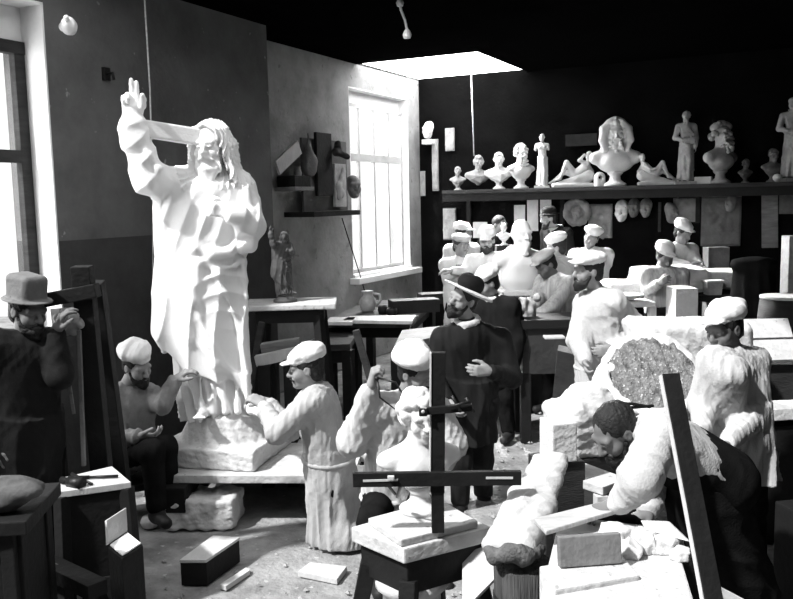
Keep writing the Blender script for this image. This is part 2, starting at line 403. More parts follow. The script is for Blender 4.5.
def hat_mesh(c, R, kind, sc=1., lean=0., seed=1):
    S = Sdf(); R = R @ np.array(Matrix.Rotation(lean, 3, 'X')); q = lambda x, y, z: c + R @ (V(x, y, z) * sc)
    e = lambda x, y, z, r, k=.02, sub=False: S.ell(q(x, y, z), np.array(r) * sc, R, k * sc, sub)
    if kind == 'beret':
        e(.012, -.022, .106, (.110, .120, .056)); e(-.02, -.05, .122, (.095, .095, .044), .03); e(0, -.01, .070, (.086, .104, .028), .012)
        S.fold(.016, 26, seed, 'crease', (1, 1, 1)); S.fold(.006, 60, seed, 'crease', (1, 1, 1))
    elif kind == 'soft_cap':
        e(0, -.03, .088, (.098, .122, .060)); e(0, -.05, .118, (.085, .092, .040), .03); e(0, .09, .066, (.066, .060, .012), .012); e(0, -.01, .060, (.084, .104, .02), .01)
        S.fold(.012, 30, seed, 'crease', (1, 1, 1)); S.fold(.005, 64, seed, 'crease', (1, 1, 1))
    elif kind == 'flat_cap':
        e(0, -.016, .100, (.106, .126, .046)); e(0, .085, .076, (.072, .070, .010), .015); e(0, -.012, .070, (.084, .102, .022), .012)
        S.fold(.010, 30, seed, 'crease', (1, 1, 1))
    elif kind == 'paper_cap':                                   # folded square workshop cap
        S.box(q(0, -.012, .105), np.array((.082, .112, .050)) * sc, R, .02 * sc, .01); S.cap(q(-.05, -.02, .165), q(.05, -.02, .150), .018 * sc, k=.03)
        S.fold(.007, 30, seed, 'crease', (1, 1, 1))
    elif kind == 'brim':
        e(0, -.01, .066, (.170, .195, .014)); S.fold(.006, 14, seed, 'noise', (1, 1, 1))
    elif kind == 'bowler':
        e(0, -.01, .105, (.084, .102, .075)); e(0, -.01, .062, (.125, .150, .012), .015)
    elif kind == 'crown':
        e(0, -.01, .115, (.088, .106, .078)); e(0, -.01, .190, (.02, .08, .02), .03, True)
        S.fold(.004, 18, seed, 'noise', (1, 1, 1))
    elif kind == 'tall_hat':
        S.box(q(0, -.012, .125), np.array((.075, .09, .07)) * sc, R, .03 * sc, .02); e(0, -.01, .062, (.120, .145, .012), .015)
        S.fold(.004, 20, seed, 'noise', (1, 1, 1))
    e(0, 0, -.03, (.070, .090, .085), .006, True)
    return S

PEOPLE = []
def person(label, Y, head, neck, pel, face, body, z0=0., arms=(None, None), sho=(None, None), legs=(None, None), roll=0.,
           hat=None, hatmat=None, hatlean=0., hair='short', hairmat=None, beard=None, beardmat=None, skin=None,
           top='smock', topmat=None, hem=None, hemr=(.20, .17), folds=9, wide=1., trous=None, belt=False, apron=None, fold=.009,
           sleeves=True, shoes=True, seed=1, trw=1., vest=None, extra=(), collar=None, sleeve_w=1., scale=1., group=None, hands=(None, None), hl=None, name='person'):
    """one figure; points are world metres, face/body are directions of look and of the chest"""
    skin = skin or SKIN; topmat = topmat or LINEN; hairmat = hairmat or HAIR; trous = trous or DARKCLOTH
    head, neck, pel = [np.asarray(x, float) for x in (head, neck, pel)]
    b = nrm(V(body[0], body[1], 0)); side = nrm(np.cross(b, UP)); sp = nrm(neck - pel)
    h = min(.014, max(.0062, Y * .00138)); fat = 1. if Y < 6.5 else 1.15
    root = thing(name, label, 'person', V(pel[0], pel[1], z0), group)
    R = headframe(face, roll)
    sh = [np.asarray(sho[i], float) if sho[i] is not None else neck - sp * .075 + side * (.185 * (1, -1)[i]) * wide for i in (0, 1)]
    el = []; wr = []; hf = []; hn = []
    for i, s in enumerate((1, -1)):
        A = arms[i]
        if A is None:
            e_ = sh[i] + V(0, 0, -.28) + side * .05 * s - b * .02; w_ = e_ + V(0, 0, -.24) + b * .07; A = (e_, w_)
        el.append(np.asarray(A[0], float)); wr.append(np.asarray(A[1], float))
        hf.append(nrm(A[2]) if len(A) > 2 else nrm(wr[i] - el[i])); hn.append(nrm(A[3]) if len(A) > 3 else -side * s)
    hip = [pel + side * .095 * s - sp * .02 for s in (1, -1)]
    kn = []; an = []; toe = []
    for i, s in enumerate((1, -1)):
        Lg = legs[i]
        if Lg is None:
            a_ = V(hip[i][0], hip[i][1], z0 + .085) + b * (.03 * s) + side * .03 * s; k_ = (hip[i] + a_) / 2 + b * .04; Lg = (k_, a_)
        kn.append(np.asarray(Lg[0], float)); an.append(np.asarray(Lg[1], float)); toe.append(nrm(Lg[2]) if len(Lg) > 2 else nrm(b + side * .25 * s))
    # --- body: one continuous surface
    S = Sdf(); add_head(S, head, R, scale)
    S.cap(neck - sp * .02, head + R @ V(0, -.02, -.05), .055, .050, .03)
    ch = neck - sp * .2
    S.cap(neck - sp * .10, ch, .075, .085, .05).cap(ch, pel, .085, .085, .05)
    for i in (0, 1):
        S.cap(neck - sp * .06, sh[i], .05, .055, .04).cap(sh[i], el[i], .052, .040, .03).cap(el[i], wr[i], .040, .027, .02)
        cl = (hands[i] or {}); add_hand(S, wr[i], hf[i], hn[i], (1, -1)[i] * cl.get('t', 1), cl.get('s', 1.0), cl.get('curl', .45), cl.get('thumb', .6), fat=fat * 1.05)
        S.cap(hip[i], kn[i], .068 * trw, .050 * trw, .03).cap(kn[i], an[i], .054, .036, .03).cap(an[i] - V(0, 0, .03), an[i] - V(0, 0, .045) + toe[i] * .13, .034, .026, .02)
    sculpt('body', S, h, skin, root)
    if hair: sculpt('hair', hair_mesh(head, R, hair, scale), h, hairmat, root)
    if beard: sculpt('beard', beard_mesh(head, R, beard, scale), h, beardmat or hairmat, root)
    if hat == 'brim_hat':
        ho = sculpt('hat', hat_mesh(head, R, 'brim', scale, hatlean, seed), h, hatmat or CAPCLOTH, root); sculpt('crown', hat_mesh(head, R, 'crown', scale, hatlean, seed), h, COAT, ho)
    elif hat: sculpt('hat', hat_mesh(head, R, hat, scale, hatlean, seed), h, hatmat or CAPCLOTH, root)
    # --- clothes
    T = Sdf(); w = wide
    hipc = [pel + side * .085 * s * w for s in (1, -1)]
    for i in (0, 1):
        s_ = (1, -1)[i]; in_ = sh[i] - side * s_ * .075 * w - sp * .05
        T.cap(in_, hipc[i], .105 * w, .118 * w, .08)
        T.cap(neck - sp * .045, sh[i], .070, .082, .05)
        if sleeves:
            T.cap(sh[i], el[i], .080, .070 * sleeve_w, .035); e2 = el[i] + (wr[i] - el[i]) * .88
            T.cap(el[i], e2, .068 * sleeve_w, .050 * (1 + (sleeve_w - 1) * .4), .03)
        else:
            T.cap(sh[i], sh[i] + (el[i] - sh[i]) * .95, .078, .070, .035); T.cap(el[i] - (el[i] - sh[i]) * .1, el[i] + (wr[i] - el[i]) * .15, .068, .064, .02)
    T.cap(neck - sp * .12, pel, .12 * w, .125 * w, .07)
    if hem is not None:
        hc = np.asarray(hem, float); ax = nrm(pel - hc)
        T.skirt(pel + sp * .16, hc, side, b, (.185 * w, .150 * w), (hemr[0] * w, hemr[1] * w), folds, .030, seed, .05)
    for a_, b_, ra_, rb_ in extra: T.cap(a_, b_, ra_, rb_, .05)
    T.fold(fold * 1.3, 34, seed, 'crease', (1, 1, .25) if abs(sp[2]) > .7 else (.7, .7, .5)); T.fold(fold * .6, 70, seed + 9, 'crease', (1, 1, .35))
    sculpt('smock' if top == 'smock' else top, T, h, topmat, root, clipz=z0 + .012)
    if belt:
        B = Sdf(); c = pel + sp * belt if not isinstance(belt, bool) else pel + sp * .12
        n_ = 26; ring = [c + side * math.cos(a) * .205 * w + b * math.sin(a) * .158 * w for a in np.linspace(0, 2 * math.pi, n_)]
        B.chain(ring, .016, .004); sculpt('belt', B, h, topmat, root)
    if collar is not None:
        B = Sdf(); n_ = 14; c = neck + sp * .005; ring = [c + side * math.cos(a) * .072 + b * math.sin(a) * .078 + UP * -.02 * math.sin(a) for a in np.linspace(0, 2 * math.pi, n_)]
        B.chain(ring, .022, .01); B.cap(c + b * .07 - UP * .03, c + b * .10 - UP * .09, .022, .016, .02); sculpt('collar', B, h, collar, root)
    Q = Sdf()
    for i in (0, 1):
        s_ = (1, -1)[i]
        Q.cap(hip[i] + sp * .03, kn[i], .098 * trw, .078 * trw, .05).cap(kn[i], an[i] + (kn[i] - an[i]) * .1, .076 * trw, .066 * trw, .04)
    Q.cap(hip[0], hip[1], .11, .11, .05); Q.fold(.010, 36, seed + 4, 'crease', (1, 1, .35))
    sculpt('trousers', Q, h, trous, root, clipz=z0 + .02)
    if shoes:
        for i in (0, 1):
            A = Sdf(); d = toe[i]
            A.cap(an[i] + V(0, 0, .02), an[i] - V(0, 0, .035), .052, .050, .02).cap(an[i] - V(0, 0, .04) - d * .03, an[i] - V(0, 0, .045) + d * .15, .047, .038, .03)
            sculpt('shoe', A, h, LEATHER, root, clipz=z0 + .002 if abs(an[i][2] - z0 - .085) < .03 else None)
    if apron is not None:
        A = Sdf(); a0 = pel + sp * .10 + b * .02; A.skirt(a0, np.asarray(apron, float), side, b, (.20 * w, .165 * w), (.25 * w, .21 * w), 7, .02, seed, .02)
        A.fold(.006, 22, seed, 'crease'); A.fold(.01, 40, seed, 'crease'); sculpt('apron', A, h, APRON, root, clipz=z0 + .02)
    if vest is not None:
        A = Sdf(); A.cap(pel + sp * .22, pel - sp * .02, .155 * w, .17 * w, .05).cap(pel + sp * .2 + side * .08, pel + side * .09, .12, .13, .06).cap(pel + sp * .2 - side * .08, pel - side * .09, .12, .13, .06)
        A.fold(.014, 36, seed, 'crease'); sculpt('vest', A, h, vest, root)
    PEOPLE.append(root)
    return root, dict(sh=sh, el=el, wr=wr, hip=hip)

# ------------------------------------------------------------------ sculptures
def curls(S, c, R, sc, seed, full=True, beard=True, rr=.03):
    rs = np.random.RandomState(seed); q = lambda x, y, z: c + R @ (V(x, y, z) * sc)
    for i in range(70):
        a = rs.uniform(0, 2 * math.pi); e = rs.uniform(-.55, 1.5)
        d = V(math.cos(a) * math.cos(e), math.sin(a) * math.cos(e), math.sin(e))
        if d[1] > .45 and d[2] < .62: continue
        p = V(0, -.015, .03) + d * V(.086, .102, .10); S.ell(q(*p), rs.uniform(.65, 1.1) * rr * sc, None, .005 * sc)
    if beard:
        for i in range(26):
            p = V(rs.uniform(-.058, .058), rs.uniform(.04, .10), rs.uniform(-.17, -.075)); S.ell(q(*p), rs.uniform(.7, 1.1) * .020 * sc, None, .005 * sc)
        S.cap(q(-.04, .092, -.048), q(.04, .092, -.048), .012 * sc, k=.008)
def bust(name, label, foot, H, face, mt, style='curly', shoulders='chest', base=True, group=None, roll=0., h=None, seed=1, drape=False, category='bust', dw=1., torso=False):
    """head-and-chest sculpture standing on its socle at foot; H total height"""
    foot = np.asarray(foot, float); f2 = nrm(V(face[0], face[1], 0)); side = nrm(np.cross(f2, UP)); Rb = np.array([side, f2, UP]).T
    root = thing(name, label, category, foot, group); sc = H / .62; h = h or max(.0065, sc * .0065)
    q = lambda x, y, z: foot + Rb @ (V(x, y, z) * sc)
    R = headframe(face, roll); S = Sdf(); hc = q(0, .02, .50)
    add_head(S, hc, R, sc * 1.02)
    S.cap(q(0, 0, .32), hc + R @ V(0, -.02, -.05) * sc, .062 * sc, .056 * sc, .03 * sc)
    S.ell(q(0, 0, .235), np.array((.155 * dw, .090, .11)) * sc, Rb, .05 * sc)
    for t in (-1, 1):
        S.cap(q(t * .05, 0, .335), q(t * .165 * dw, -.005, .275), .045 * sc, .06 * sc, .04 * sc)
        S.ell(q(t * .065, .06, .235), np.array((.06, .045, .05)) * sc, Rb, .04 * sc)
        if shoulders == 'chest': S.ell(q(t * .20 * dw, -.01, .16), np.array((.055, .09, .10)) * sc, Rb, .03 * sc, True)
    S.cap(q(0, 0, .13), q(0, 0, .235), .05 * sc, .09 * sc, .05 * sc)
    if drape:
        rs = np.random.RandomState(seed)
        for i in range(7):
            t = i / 6; S.chain([q(-.17 * dw + .05 * t, .04, .31 - .10 * t), q(-.03, .11 - .01 * t, .25 - .11 * t), q(.15 * dw, .05, .29 - .08 * t)], .014 * sc, .012 * sc)
    if torso: S.ell(q(0, 0, .12), np.array((.165 * dw, .105, .15)) * sc, Rb, .05 * sc)
    if style == 'curly': curls(S, hc, R, sc, seed, True, True)
    elif style == 'curls_only': curls(S, hc, R, sc, seed, True, False)
    elif style == 'wild': curls(S, hc, R, sc * 1.12, seed, True, True, .034)
    elif style == 'mane':                                       # long locks framing the face, full beard
        curls(S, hc, R, sc, seed, True, True, .034)
        rs = np.random.RandomState(seed); g = lambda x, y, z: hc + R @ (V(x, y, z) * sc)
        S.ell(g(0, -.05, .03), np.array((.125, .09, .135)) * sc, R, .02 * sc)
        for t in (-1, 1): S.cap(g(t * .10, -.01, .05), g(t * .10, .0, -.14), .045 * sc, .04 * sc, .03 * sc)
        for i in range(26):
            t = -1 if i % 2 else 1; a = rs.uniform(0, 1)
            S.chain([g(t * rs.uniform(.02, .07), .05 - .1 * a, .12), g(t * (.105 + .02 * rs.rand()), .04 - .1 * a, .05), g(t * (.115 + .03 * rs.rand()), .05 - .1 * a, -.06), g(t * (.085 + .03 * rs.rand()), .06 - .1 * a, -.15)], [.02 * sc, .026 * sc, .024 * sc, .014 * sc], .012 * sc)
    elif style == 'bun':
        g = lambda x, y, z: hc + R @ (V(x, y, z) * sc)
        S.ell(g(0, -.03, .055), np.array((.082, .092, .08)) * sc, R, .01 * sc).ell(g(0, -.12, .02), .04 * sc, None, .02 * sc)
        for t in (-1, 1): S.chain([g(0, .07, .10), g(t * .06, .05, .06), g(t * .085, -.02, .01)], .018 * sc, .01 * sc)
    elif style == 'beard':
        g = lambda x, y, z: hc + R @ (V(x, y, z) * sc)
        rs = np.random.RandomState(seed)
        for i in range(16): S.cap(g(rs.uniform(-.04, .04), rs.uniform(.06, .095), -.07), g(rs.uniform(-.03, .03), rs.uniform(.07, .10), -.165), .015 * sc, .008 * sc, .008 * sc)
        S.ell(g(0, -.045, -.01), np.array((.078, .07, .06)) * sc, R, .02 * sc)
    sculpt('figure', S, h, mt, root)
    if base:
        obj('socle', lathe(foot, [(.105 * sc, 0), (.108 * sc, .022 * sc), (.085 * sc, .035 * sc), (.055 * sc, .06 * sc), (.050 * sc, .10 * sc), (.075 * sc, .125 * sc), (.072 * sc, .145 * sc)]), mt, root)
    return root

def robed_saviour(name, label, org, s, yaw, mt, h, basemt=None, strut=False, category='statue', basefn=None):
    """robed bearded man, one arm raised in blessing; built at 2.13 m then scaled by s about its base"""
    org = np.asarray(org, float); Z = rot(yaw)
    q = lambda x, y, z: org + Z @ (V(x, y, z) * s)
    O0 = P(222, 424, 5.98)
    def g(px, py, y=0.):
        l_ = P(px, py, 5.98 + y) - O0; return q(*l_)
    S = Sdf(); su = Z @ V(1, 0, 0); fv = Z @ V(0, -1, 0)
    lev = [(186, 206, .30, .19), (205, 206, .36, .22), (232, 203, .335, .215), (255, 201, .315, .215), (290, 200, .345, .235), (330, 203, .335, .245), (362, 208, .31, .25), (412, 213, .285, .255)]
    def sect(py):
        for i in range(len(lev) - 1):
            if py <= lev[i + 1][0] or i == len(lev) - 2:
                t = min(1, max(0, (py - lev[i][0]) / (lev[i + 1][0] - lev[i][0]))); return [lev[i][j] + (lev[i + 1][j] - lev[i][j]) * t for j in (1, 2, 3)]
    LZ = []
    for py, cx, rx, ry in lev:
        l_ = P(cx, py, 5.98) - O0; LZ.append((l_[2], l_[0], rx, ry))
    LZ = np.array(LZ[::-1])
    ha, hb = P(160, 354, 5.74) - O0, P(256, 404, 5.74) - O0
    def loft(X):
        x, y, z = X[0] - org[0], X[1] - org[1], X[2] - org[2]
        lx = (x * Z[0, 0] + y * Z[1, 0]) / s; ly = (x * Z[0, 1] + y * Z[1, 1]) / s; lz = z / s + 0 * lx
        it = lambda k: np.interp(lz, LZ[:, 0], LZ[:, k])
        cx, rx, ry = it(1), it(2), it(3)
        d = (np.sqrt(((lx - cx) / rx) ** 2 + (ly / ry) ** 2) - 1) * np.minimum(rx, ry)
        hem = ha[2] + (lx - ha[0]) / (hb[0] - ha[0]) * (hb[2] - ha[2]) + .05 * np.sin(lx * 9)
        return s * np.maximum(np.maximum(d, lz - LZ[-1, 0]), (hem - lz) * .88)
    S.add(loft, org + V(-.55, -.55, .0) * s, org + V(.55, .55, 1.75) * s, .04 * s)
    S.ell(g(206, 190), np.array((.31, .19, .14)) * s, Z, .06 * s)
    # under-tunic and feet
    S.skirt(g(208, 340), g(217, 414), su, fv, (.27 * s, .22 * s), (.245 * s, .205 * s), 13, .055 * s, 2, .02 * s)
    fr = lambda px, py, o=0.: (lambda c: g(px, py, -(c[2] * math.sqrt(max(.03, 1 - ((px - c[0]) / 143. / c[1]) ** 2)) + o)))(sect(py))
    def fold(pts, r=.026, k=.035, o=-.002):
        r = np.linspace(r * .5, r * .85, len(pts)) if np.isscalar(r) else r
        S.chain([fr(x, y, o) for x, y in pts], [a * s for a in r], k * s)
    for px in (196, 207, 219, 231, 243): S.cap(g(px, 376, -.20), g(px + 2, 412, -.225), .017 * s, .026 * s, .025 * s)
    for (x0, y0), (x1, y1), yy in (((203, 410), (192, 417), .22), ((246, 408), (256, 416), .20)):
        S.cap(g(x0, y0, -yy + .05), g(x1, y1, -yy - .12), .042 * s, .026 * s, .02 * s)
        for t in range(5): S.cap(g(x1, y1, -yy - .11) + su * (t - 2) * .014 * s, g(x1, y1 + .6, -yy - .155) + su * (t - 2) * .017 * s, .010 * s, k=.006 * s)
    # mantle: slanting hem, swags and long folds
    fold([(243, 240), (226, 250), (206, 254), (190, 248)], .042, .04, .004); fold([(247, 250), (232, 266), (212, 270), (196, 260)], .030)
    fold([(240, 262), (242, 310), (243, 370), (243, 390)], .034); fold([(165, 225), (162, 265), (160, 300), (164, 350)], .036); fold([(196, 262), (190, 300), (204, 345), (240, 388)], .034); fold([(172, 296), (184, 334), (212, 364), (246, 388)], .034); fold([(206, 262), (224, 300), (240, 340), (246, 372)], .030)
    fold([(238, 190), (243, 215), (240, 245)], .03)
    # raised arm with turned-back cuff
    sh = g(177, 189, .0); el = g(146, 178, -.22); wr = g(129, 128, -.26)
    S.cap(g(195, 185, .02), sh, .13 * s, .135 * s, .06 * s).cap(sh, el, .135 * s, .115 * s, .06 * s).cap(el, g(132, 136, -.26), .112 * s, .088 * s, .04 * s)
    S.cap(g(131, 140, -.26), g(130, 128, -.26), .100 * s, .095 * s, .015 * s); S.cap(g(130, 130, -.26), g(129, 112, -.26), .064 * s, .055 * s, .02 * s)
    S.chain([g(160, 196, -.14), g(146, 186, -.30), g(138, 162, -.34)], [.03 * s, .03 * s, .018 * s], .03 * s); S.chain([g(166, 186, -.16), g(152, 168, -.30), g(140, 150, -.33)], [.03 * s, .026 * s, .016 * s], .03 * s)
    add_hand(S, g(129, 118, -.26), Z @ V(-.04, -.02, 1), Z @ V(.12, -1, -.05), 1, 1.36 * s, [.03, .05, 1.15, 1.2], 1.1, fat=1.35)
    # other arm folded to the breast
    sl = g(236, 189, .0); e2 = g(249, 226, -.10); w2 = g(229, 216, -.30)
    S.cap(g(222, 186, .0), sl, .12 * s, .12 * s, .06 * s).cap(sl, e2, .12 * s, .100 * s, .05 * s).cap(e2, w2, .098 * s, .072 * s, .04 * s)
    S.cap(w2, g(224, 214, -.31), .05 * s, .042 * s, .02 * s); add_hand(S, g(224, 214, -.315), Z @ V(-.9, -.05, .25), Z @ V(.1, .95, 0), -1, 1.2 * s, .22, .4, fat=1.12)
    S.chain([g(242, 190, -.14), g(247, 212, -.19), g(244, 226, -.24)], .03 * s, .03 * s); S.chain([g(250, 196, -.10), g(254, 220, -.18), g(244, 232, -.24), g(232, 226, -.30)], .028 * s, .03 * s)
    S.chain([g(250, 232, -.12), g(246, 246, -.16), g(238, 250, -.18)], [.05 * s, .045 * s, .03 * s], .04 * s)
    # head turned a little aside, long hair and beard
    hcl = P(209, 146, 5.98 - .09) - O0; hc = q(*hcl); Rl = headframe(V(-.38, -1, -.16)); R = Z @ Rl; sc = 1.30 * s
    add_head(S, hc, R, sc, False); S.cap(g(207, 186, .0), g(209, 165, -.04), .09 * s, .075 * s, .05 * s)
    l = lambda x, y, z: hc + R @ (V(x, y, z) * sc)
    S.ell(l(0, -.03, .05), np.array((.092, .10, .085)) * sc, R, .02 * s)
    rs = np.random.RandomState(4)
    for t in (-1, 1):
        for i in range(6):
            a = i / 5.
            S.chain([l(t * .008, .055 - .08 * a, .115), l(t * .066, .055 - .09 * a, .085), l(t * (.088 + .014 * (i % 2)), .040 - .11 * a, .0), l(t * (.102 - .012 * (i % 2)), .025 - .11 * a, -.075), l(t * (.115 + .015 * rs.rand()), .045 - .12 * a, -.165 - .03 * rs.rand())],
                    [.012 * sc, .016 * sc, .018 * sc, .020 * sc, .012 * sc], .006 * s)
    for i in range(14):
        x = (i / 13 - .5) * .10
        S.chain([l(x, .075 - abs(x) * .6, -.060), l(x * 1.05, .088 - abs(x) * .5, -.11), l(x * .55 + .006 * (-1) ** i, .084, -.185 + abs(x) * .5)], [.016 * sc, .020 * sc, .010 * sc], .008 * s)
    for t in (-1, 1): S.cap(l(0, .104, -.043), l(t * .042, .085, -.066), .012 * sc, .008 * sc, .008 * s)
    def drapery(Q):
        W3 = np.stack([np.asarray(c_, float) for c_ in Q], -1); loc = ((W3 - org) @ Z) / s; wx, wy = pix(loc + O0); yy = loc[:, 1]
        n1 = sinnoise((loc[:, 0], yy, loc[:, 2]), 5, 3); n2 = sinnoise((loc[:, 0], yy, loc[:, 2]), 11, 4)
        sm = lambda a, b, x: np.clip((x - a) / (b - a), 0, 1) ** 2 * (3 - 2 * np.clip((x - a) / (b - a), 0, 1))
        low = sm(232, 275, wy) * (1 - sm(396, 404, wy)); fan = np.arctan2(wx - 214, np.maximum(wy - 150, 5))
        ph = 15 * fan + 1.1 * n1 + .012 * (wy - 250) * (wx - 200) / 40
        f1 = (np.abs(np.sin(ph)) ** .8 - .55) * .030 * low * (.35 + .65 * sm(240, 340, wy))
        swag = np.exp(-((wx - 222) / 26.) ** 2 - ((wy - 282) / 40.) ** 2); f2 = (np.abs(np.sin((wy - .012 * (wx - 222) ** 2) / 6.2 + n2 * .6)) - .55) * .022 * swag
        torso = sm(186, 200, wy) * (1 - sm(240, 262, wy)) * (wx > 160); f3 = (np.abs(np.sin((wx + .28 * (wy - 190)) / 6.0 + .8 * n1)) - .55) * .015 * torso
        arm = (1 - sm(158, 172, wx)) * (wy > 124) * (wy < 200); f4 = (np.abs(np.sin((wy * .8 + wx * .7) / 6.5 + 1.2 * n1)) - .55) * .012 * arm
        hp = ((loc - hcl) @ Rl) / 1.27; hm = (np.abs(hp[:, 2]) < .22) & (np.linalg.norm(hp[:, :2], axis=1) < .2) & ~((hp[:, 1] > .045) & (np.abs(hp[:, 0]) < .066))
        f5 = (np.abs(np.sin(16 * np.arctan2(hp[:, 0], hp[:, 1] + .06) + 16 * hp[:, 2] + 1.2 * np.sin(38 * hp[:, 2]))) - .55) * .022 * hm
        return s * (f1 + f2 + f3 + f4 + f5)
    S.fold(1., 0, 0, drapery)
    root = thing(name, label, category, org); sculpt('figure', S, h, mt, root)
    if strut:
        a, b_ = g(138, 129, -.24), g(200, 138, -.12); d = b_ - a
        obj('strut', beam(a, b_, .10, .11, UP, .012), mt, root)
    if basefn: basefn(root, g, q)
    return root

def draped_figure(name, label, foot, H, yaw, mt, arms=True, nude_top=False, h=.012, seed=1, lean=.02):
    foot = np.asarray(foot, float); Z = rot(yaw); s = H / 1.78; q = lambda x, y, z: foot + Z @ (V(x, y, z) * s); su = Z @ V(1, 0, 0); fv = Z @ V(0, -1, 0)
    root = thing(name, label, 'statuette', foot); S = Sdf()
    S.skirt(q(lean, 0, 1.02), q(0, 0, .10), su, fv, (.17 * s, .13 * s), (.20 * s, .17 * s), 11, .05 * s, seed, .05 * s)
    for t in range(4): S.chain([q(-.15 + .02 * t, -.12, 1.04 - .05 * t), q(0, -.17, .95 - .09 * t), q(.14, -.10, .82 - .13 * t)], .022 * s, .02 * s)
    S.chain([q(.05, -.16, .95), q(.08, -.19, .55), q(.06, -.17, .14)], .045 * s, .05 * s)
    for t in (-1, 1): S.cap(q(t * .08, -.10, .05), q(t * .10, -.22, .04), .045 * s, .03 * s, .02 * s)
    S.cap(q(lean, 0, 1.05), q(0, 0, 1.36), .13 * s, .14 * s, .08 * s).cap(q(-.13, 0, 1.42), q(.13, 0, 1.42), .07 * s, None, .06 * s)
    if nude_top:
        for t in (-1, 1): S.ell(q(t * .07, -.11, 1.33), .055 * s, None, .03 * s); S.cap(q(t * .18, 0, 1.42), q(t * .21, -.01, 1.27), .062 * s, .05 * s, .03 * s)
    else:
        for t in range(6): S.chain([q(-.15 + .03 * t, -.06, 1.45), q(-.08 + .05 * t, -.155, 1.22), q(.0 + .04 * t, -.15, .98)], .020 * s, .015 * s)
    if arms:
        S.chain([q(-.19, 0, 1.41), q(-.25, .0, 1.14), q(-.10, -.17, 1.08)], [.07 * s, .062 * s, .045 * s], .03 * s); S.chain([q(.19, 0, 1.41), q(.24, -.02, 1.12), q(.22, -.10, .90)], [.07 * s, .06 * s, .04 * s], .03 * s)
        add_hand(S, q(-.10, -.17, 1.08), Z @ V(1, -.1, .2), Z @ V(0, 1, 0), -1, s, .4); add_hand(S, q(.22, -.10, .90), Z @ V(0, -.2, -1), Z @ V(-1, 0, 0), -1, s, .4)
    hc = q(0, -.02, 1.64); R = Z @ headframe(V(-.4, -1, -.1)); add_head(S, hc, R, 1.02 * s); S.cap(q(0, 0, 1.42), hc + R @ V(0, -.02, -.05) * s, .06 * s, .052 * s, .03 * s)
    curls(S, hc, R, s, seed, True, not nude_top, .024); S.fold(.008 * s, 16 / s, seed, 'crease', (1, 1, .3))
    sculpt('figure', S, h, mt, root); obj('plinth', box(foot + V(0, 0, .03 * s), (.50 * s, .46 * s, .10 * s), Z, .006), mt, root)
    return root
def reclining_figure(name, label, foot, W, flip, yaw, mt, h=.012, arm_up=False):
    """nude figure lying back on a scrolled sloping couch"""
    foot = np.asarray(foot, float); Z = rot(yaw); s = W / 1.15; q = lambda x, y, z: foot + Z @ (V(x * flip, y, z) * s)
    root = thing(name, label, 'sculpture', foot); B = Sdf()
    B.chain([q(-.52, 0, .06), q(-.2, 0, .10), q(.1, 0, .20), q(.40, 0, .30)], [.07 * s, .10 * s, .14 * s, .17 * s], .08 * s); B.box(q(0, 0, .05), np.array((.54, .17, .06)) * s, Z, .02, .04 * s)
    for t in (-1, 1):
        c = [q(.42 + .10 * math.cos(a) * (1 - a / 9), t * .13, .34 + .10 * math.sin(a) * (1 - a / 9)) for a in np.linspace(0, 6, 14)]; B.chain(c, .028 * s, .012 * s)
    sculpt('couch', B, h, mt, root)
    S = Sdf(); pel = q(.05, 0, .33); ch = q(.33, -.02, .56); nk = q(.40, -.03, .68)
    S.cap(pel, q(.20, 0, .43), .12 * s, .115 * s, .06 * s).cap(q(.20, 0, .43), ch, .115 * s, .13 * s, .06 * s).cap(q(.36, .13, .62), q(.36, -.16, .62), .06 * s, None, .05 * s)
    S.chain([pel, q(-.17, -.07, .66), q(-.34, -.08, .24), q(-.46, -.10, .20)], [.105 * s, .068 * s, .042 * s, .03 * s], .03 * s); S.chain([pel, q(-.22, .08, .42), q(-.54, .07, .16), q(-.64, .05, .12)], [.105 * s, .068 * s, .042 * s, .03 * s], .03 * s)
    S.chain([q(.36, -.16, .62), q(.20, -.24, .46), q(.02, -.18, .50)] if not arm_up else [q(.36, -.16, .62), q(.16, -.22, .70), q(.30, -.12, .86)], [.058 * s, .045 * s, .032 * s], .03 * s)
    S.chain([q(.38, .14, .60), q(.50, .16, .42), q(.46, .04, .30)], [.058 * s, .045 * s, .032 * s], .03 * s)
    hc = q(.42, -.05, .80); R = Z @ headframe(V(-.6 * flip, -.8, -.25)); add_head(S, hc, R, 1.0 * s); S.cap(nk, hc, .055 * s, .05 * s, .03 * s); curls(S, hc, R, s, 3, True, False, .022)
    sculpt('figure', S, h, mt, root); return root
def mask_cast(name, label, c, H, face, mt, group=None, h=.009, neck=False):
    c = np.asarray(c, float); sc = H / .24; R = headframe(face); S = Sdf(); add_head(S, c, R, sc, False); S.ell(c + R @ V(0, -.10, .0) * sc, np.array((.12, .10, .16)) * sc, R, .01, True)
    o = sculpt(name, S, h, mt, None, c); return tag(o, label, 'mask', group)
# ------------------------------------------------------------------ the room
W_ = nrm(V(.505, 1, 0)); NL = V(W_[1], -W_[0], 0); RW = np.array([NL, W_, UP]).T     # left wall runs along W_, NL points into the room
OA, OB = V(-5.645, 0, 0), V(-6.145, 0, 0)
A_ = lambda u, d, z: OA + W_ * u + NL * d + UP * z
B_ = lambda u, d, z: OB + W_ * u + NL * d + UP * z
def wbox(fn, u0, u1, d0, d1, z0, z1, bev=.0): return box(fn((u0 + u1) / 2, (d0 + d1) / 2, (z0 + z1) / 2), (abs(d1 - d0), abs(u1 - u0), z1 - z0), RW, bev)
UA = 8.72 * math.hypot(1, .505); CEIL = 3.9
WIN1 = (3.9, 6.27 * math.hypot(1, .505), 1.0, 3.60); WIN2 = (11.06 * math.hypot(1, .505), 12.60 * math.hypot(1, .505), 1.17, 3.60); UB = 12.95 * math.hypot(1, .505)
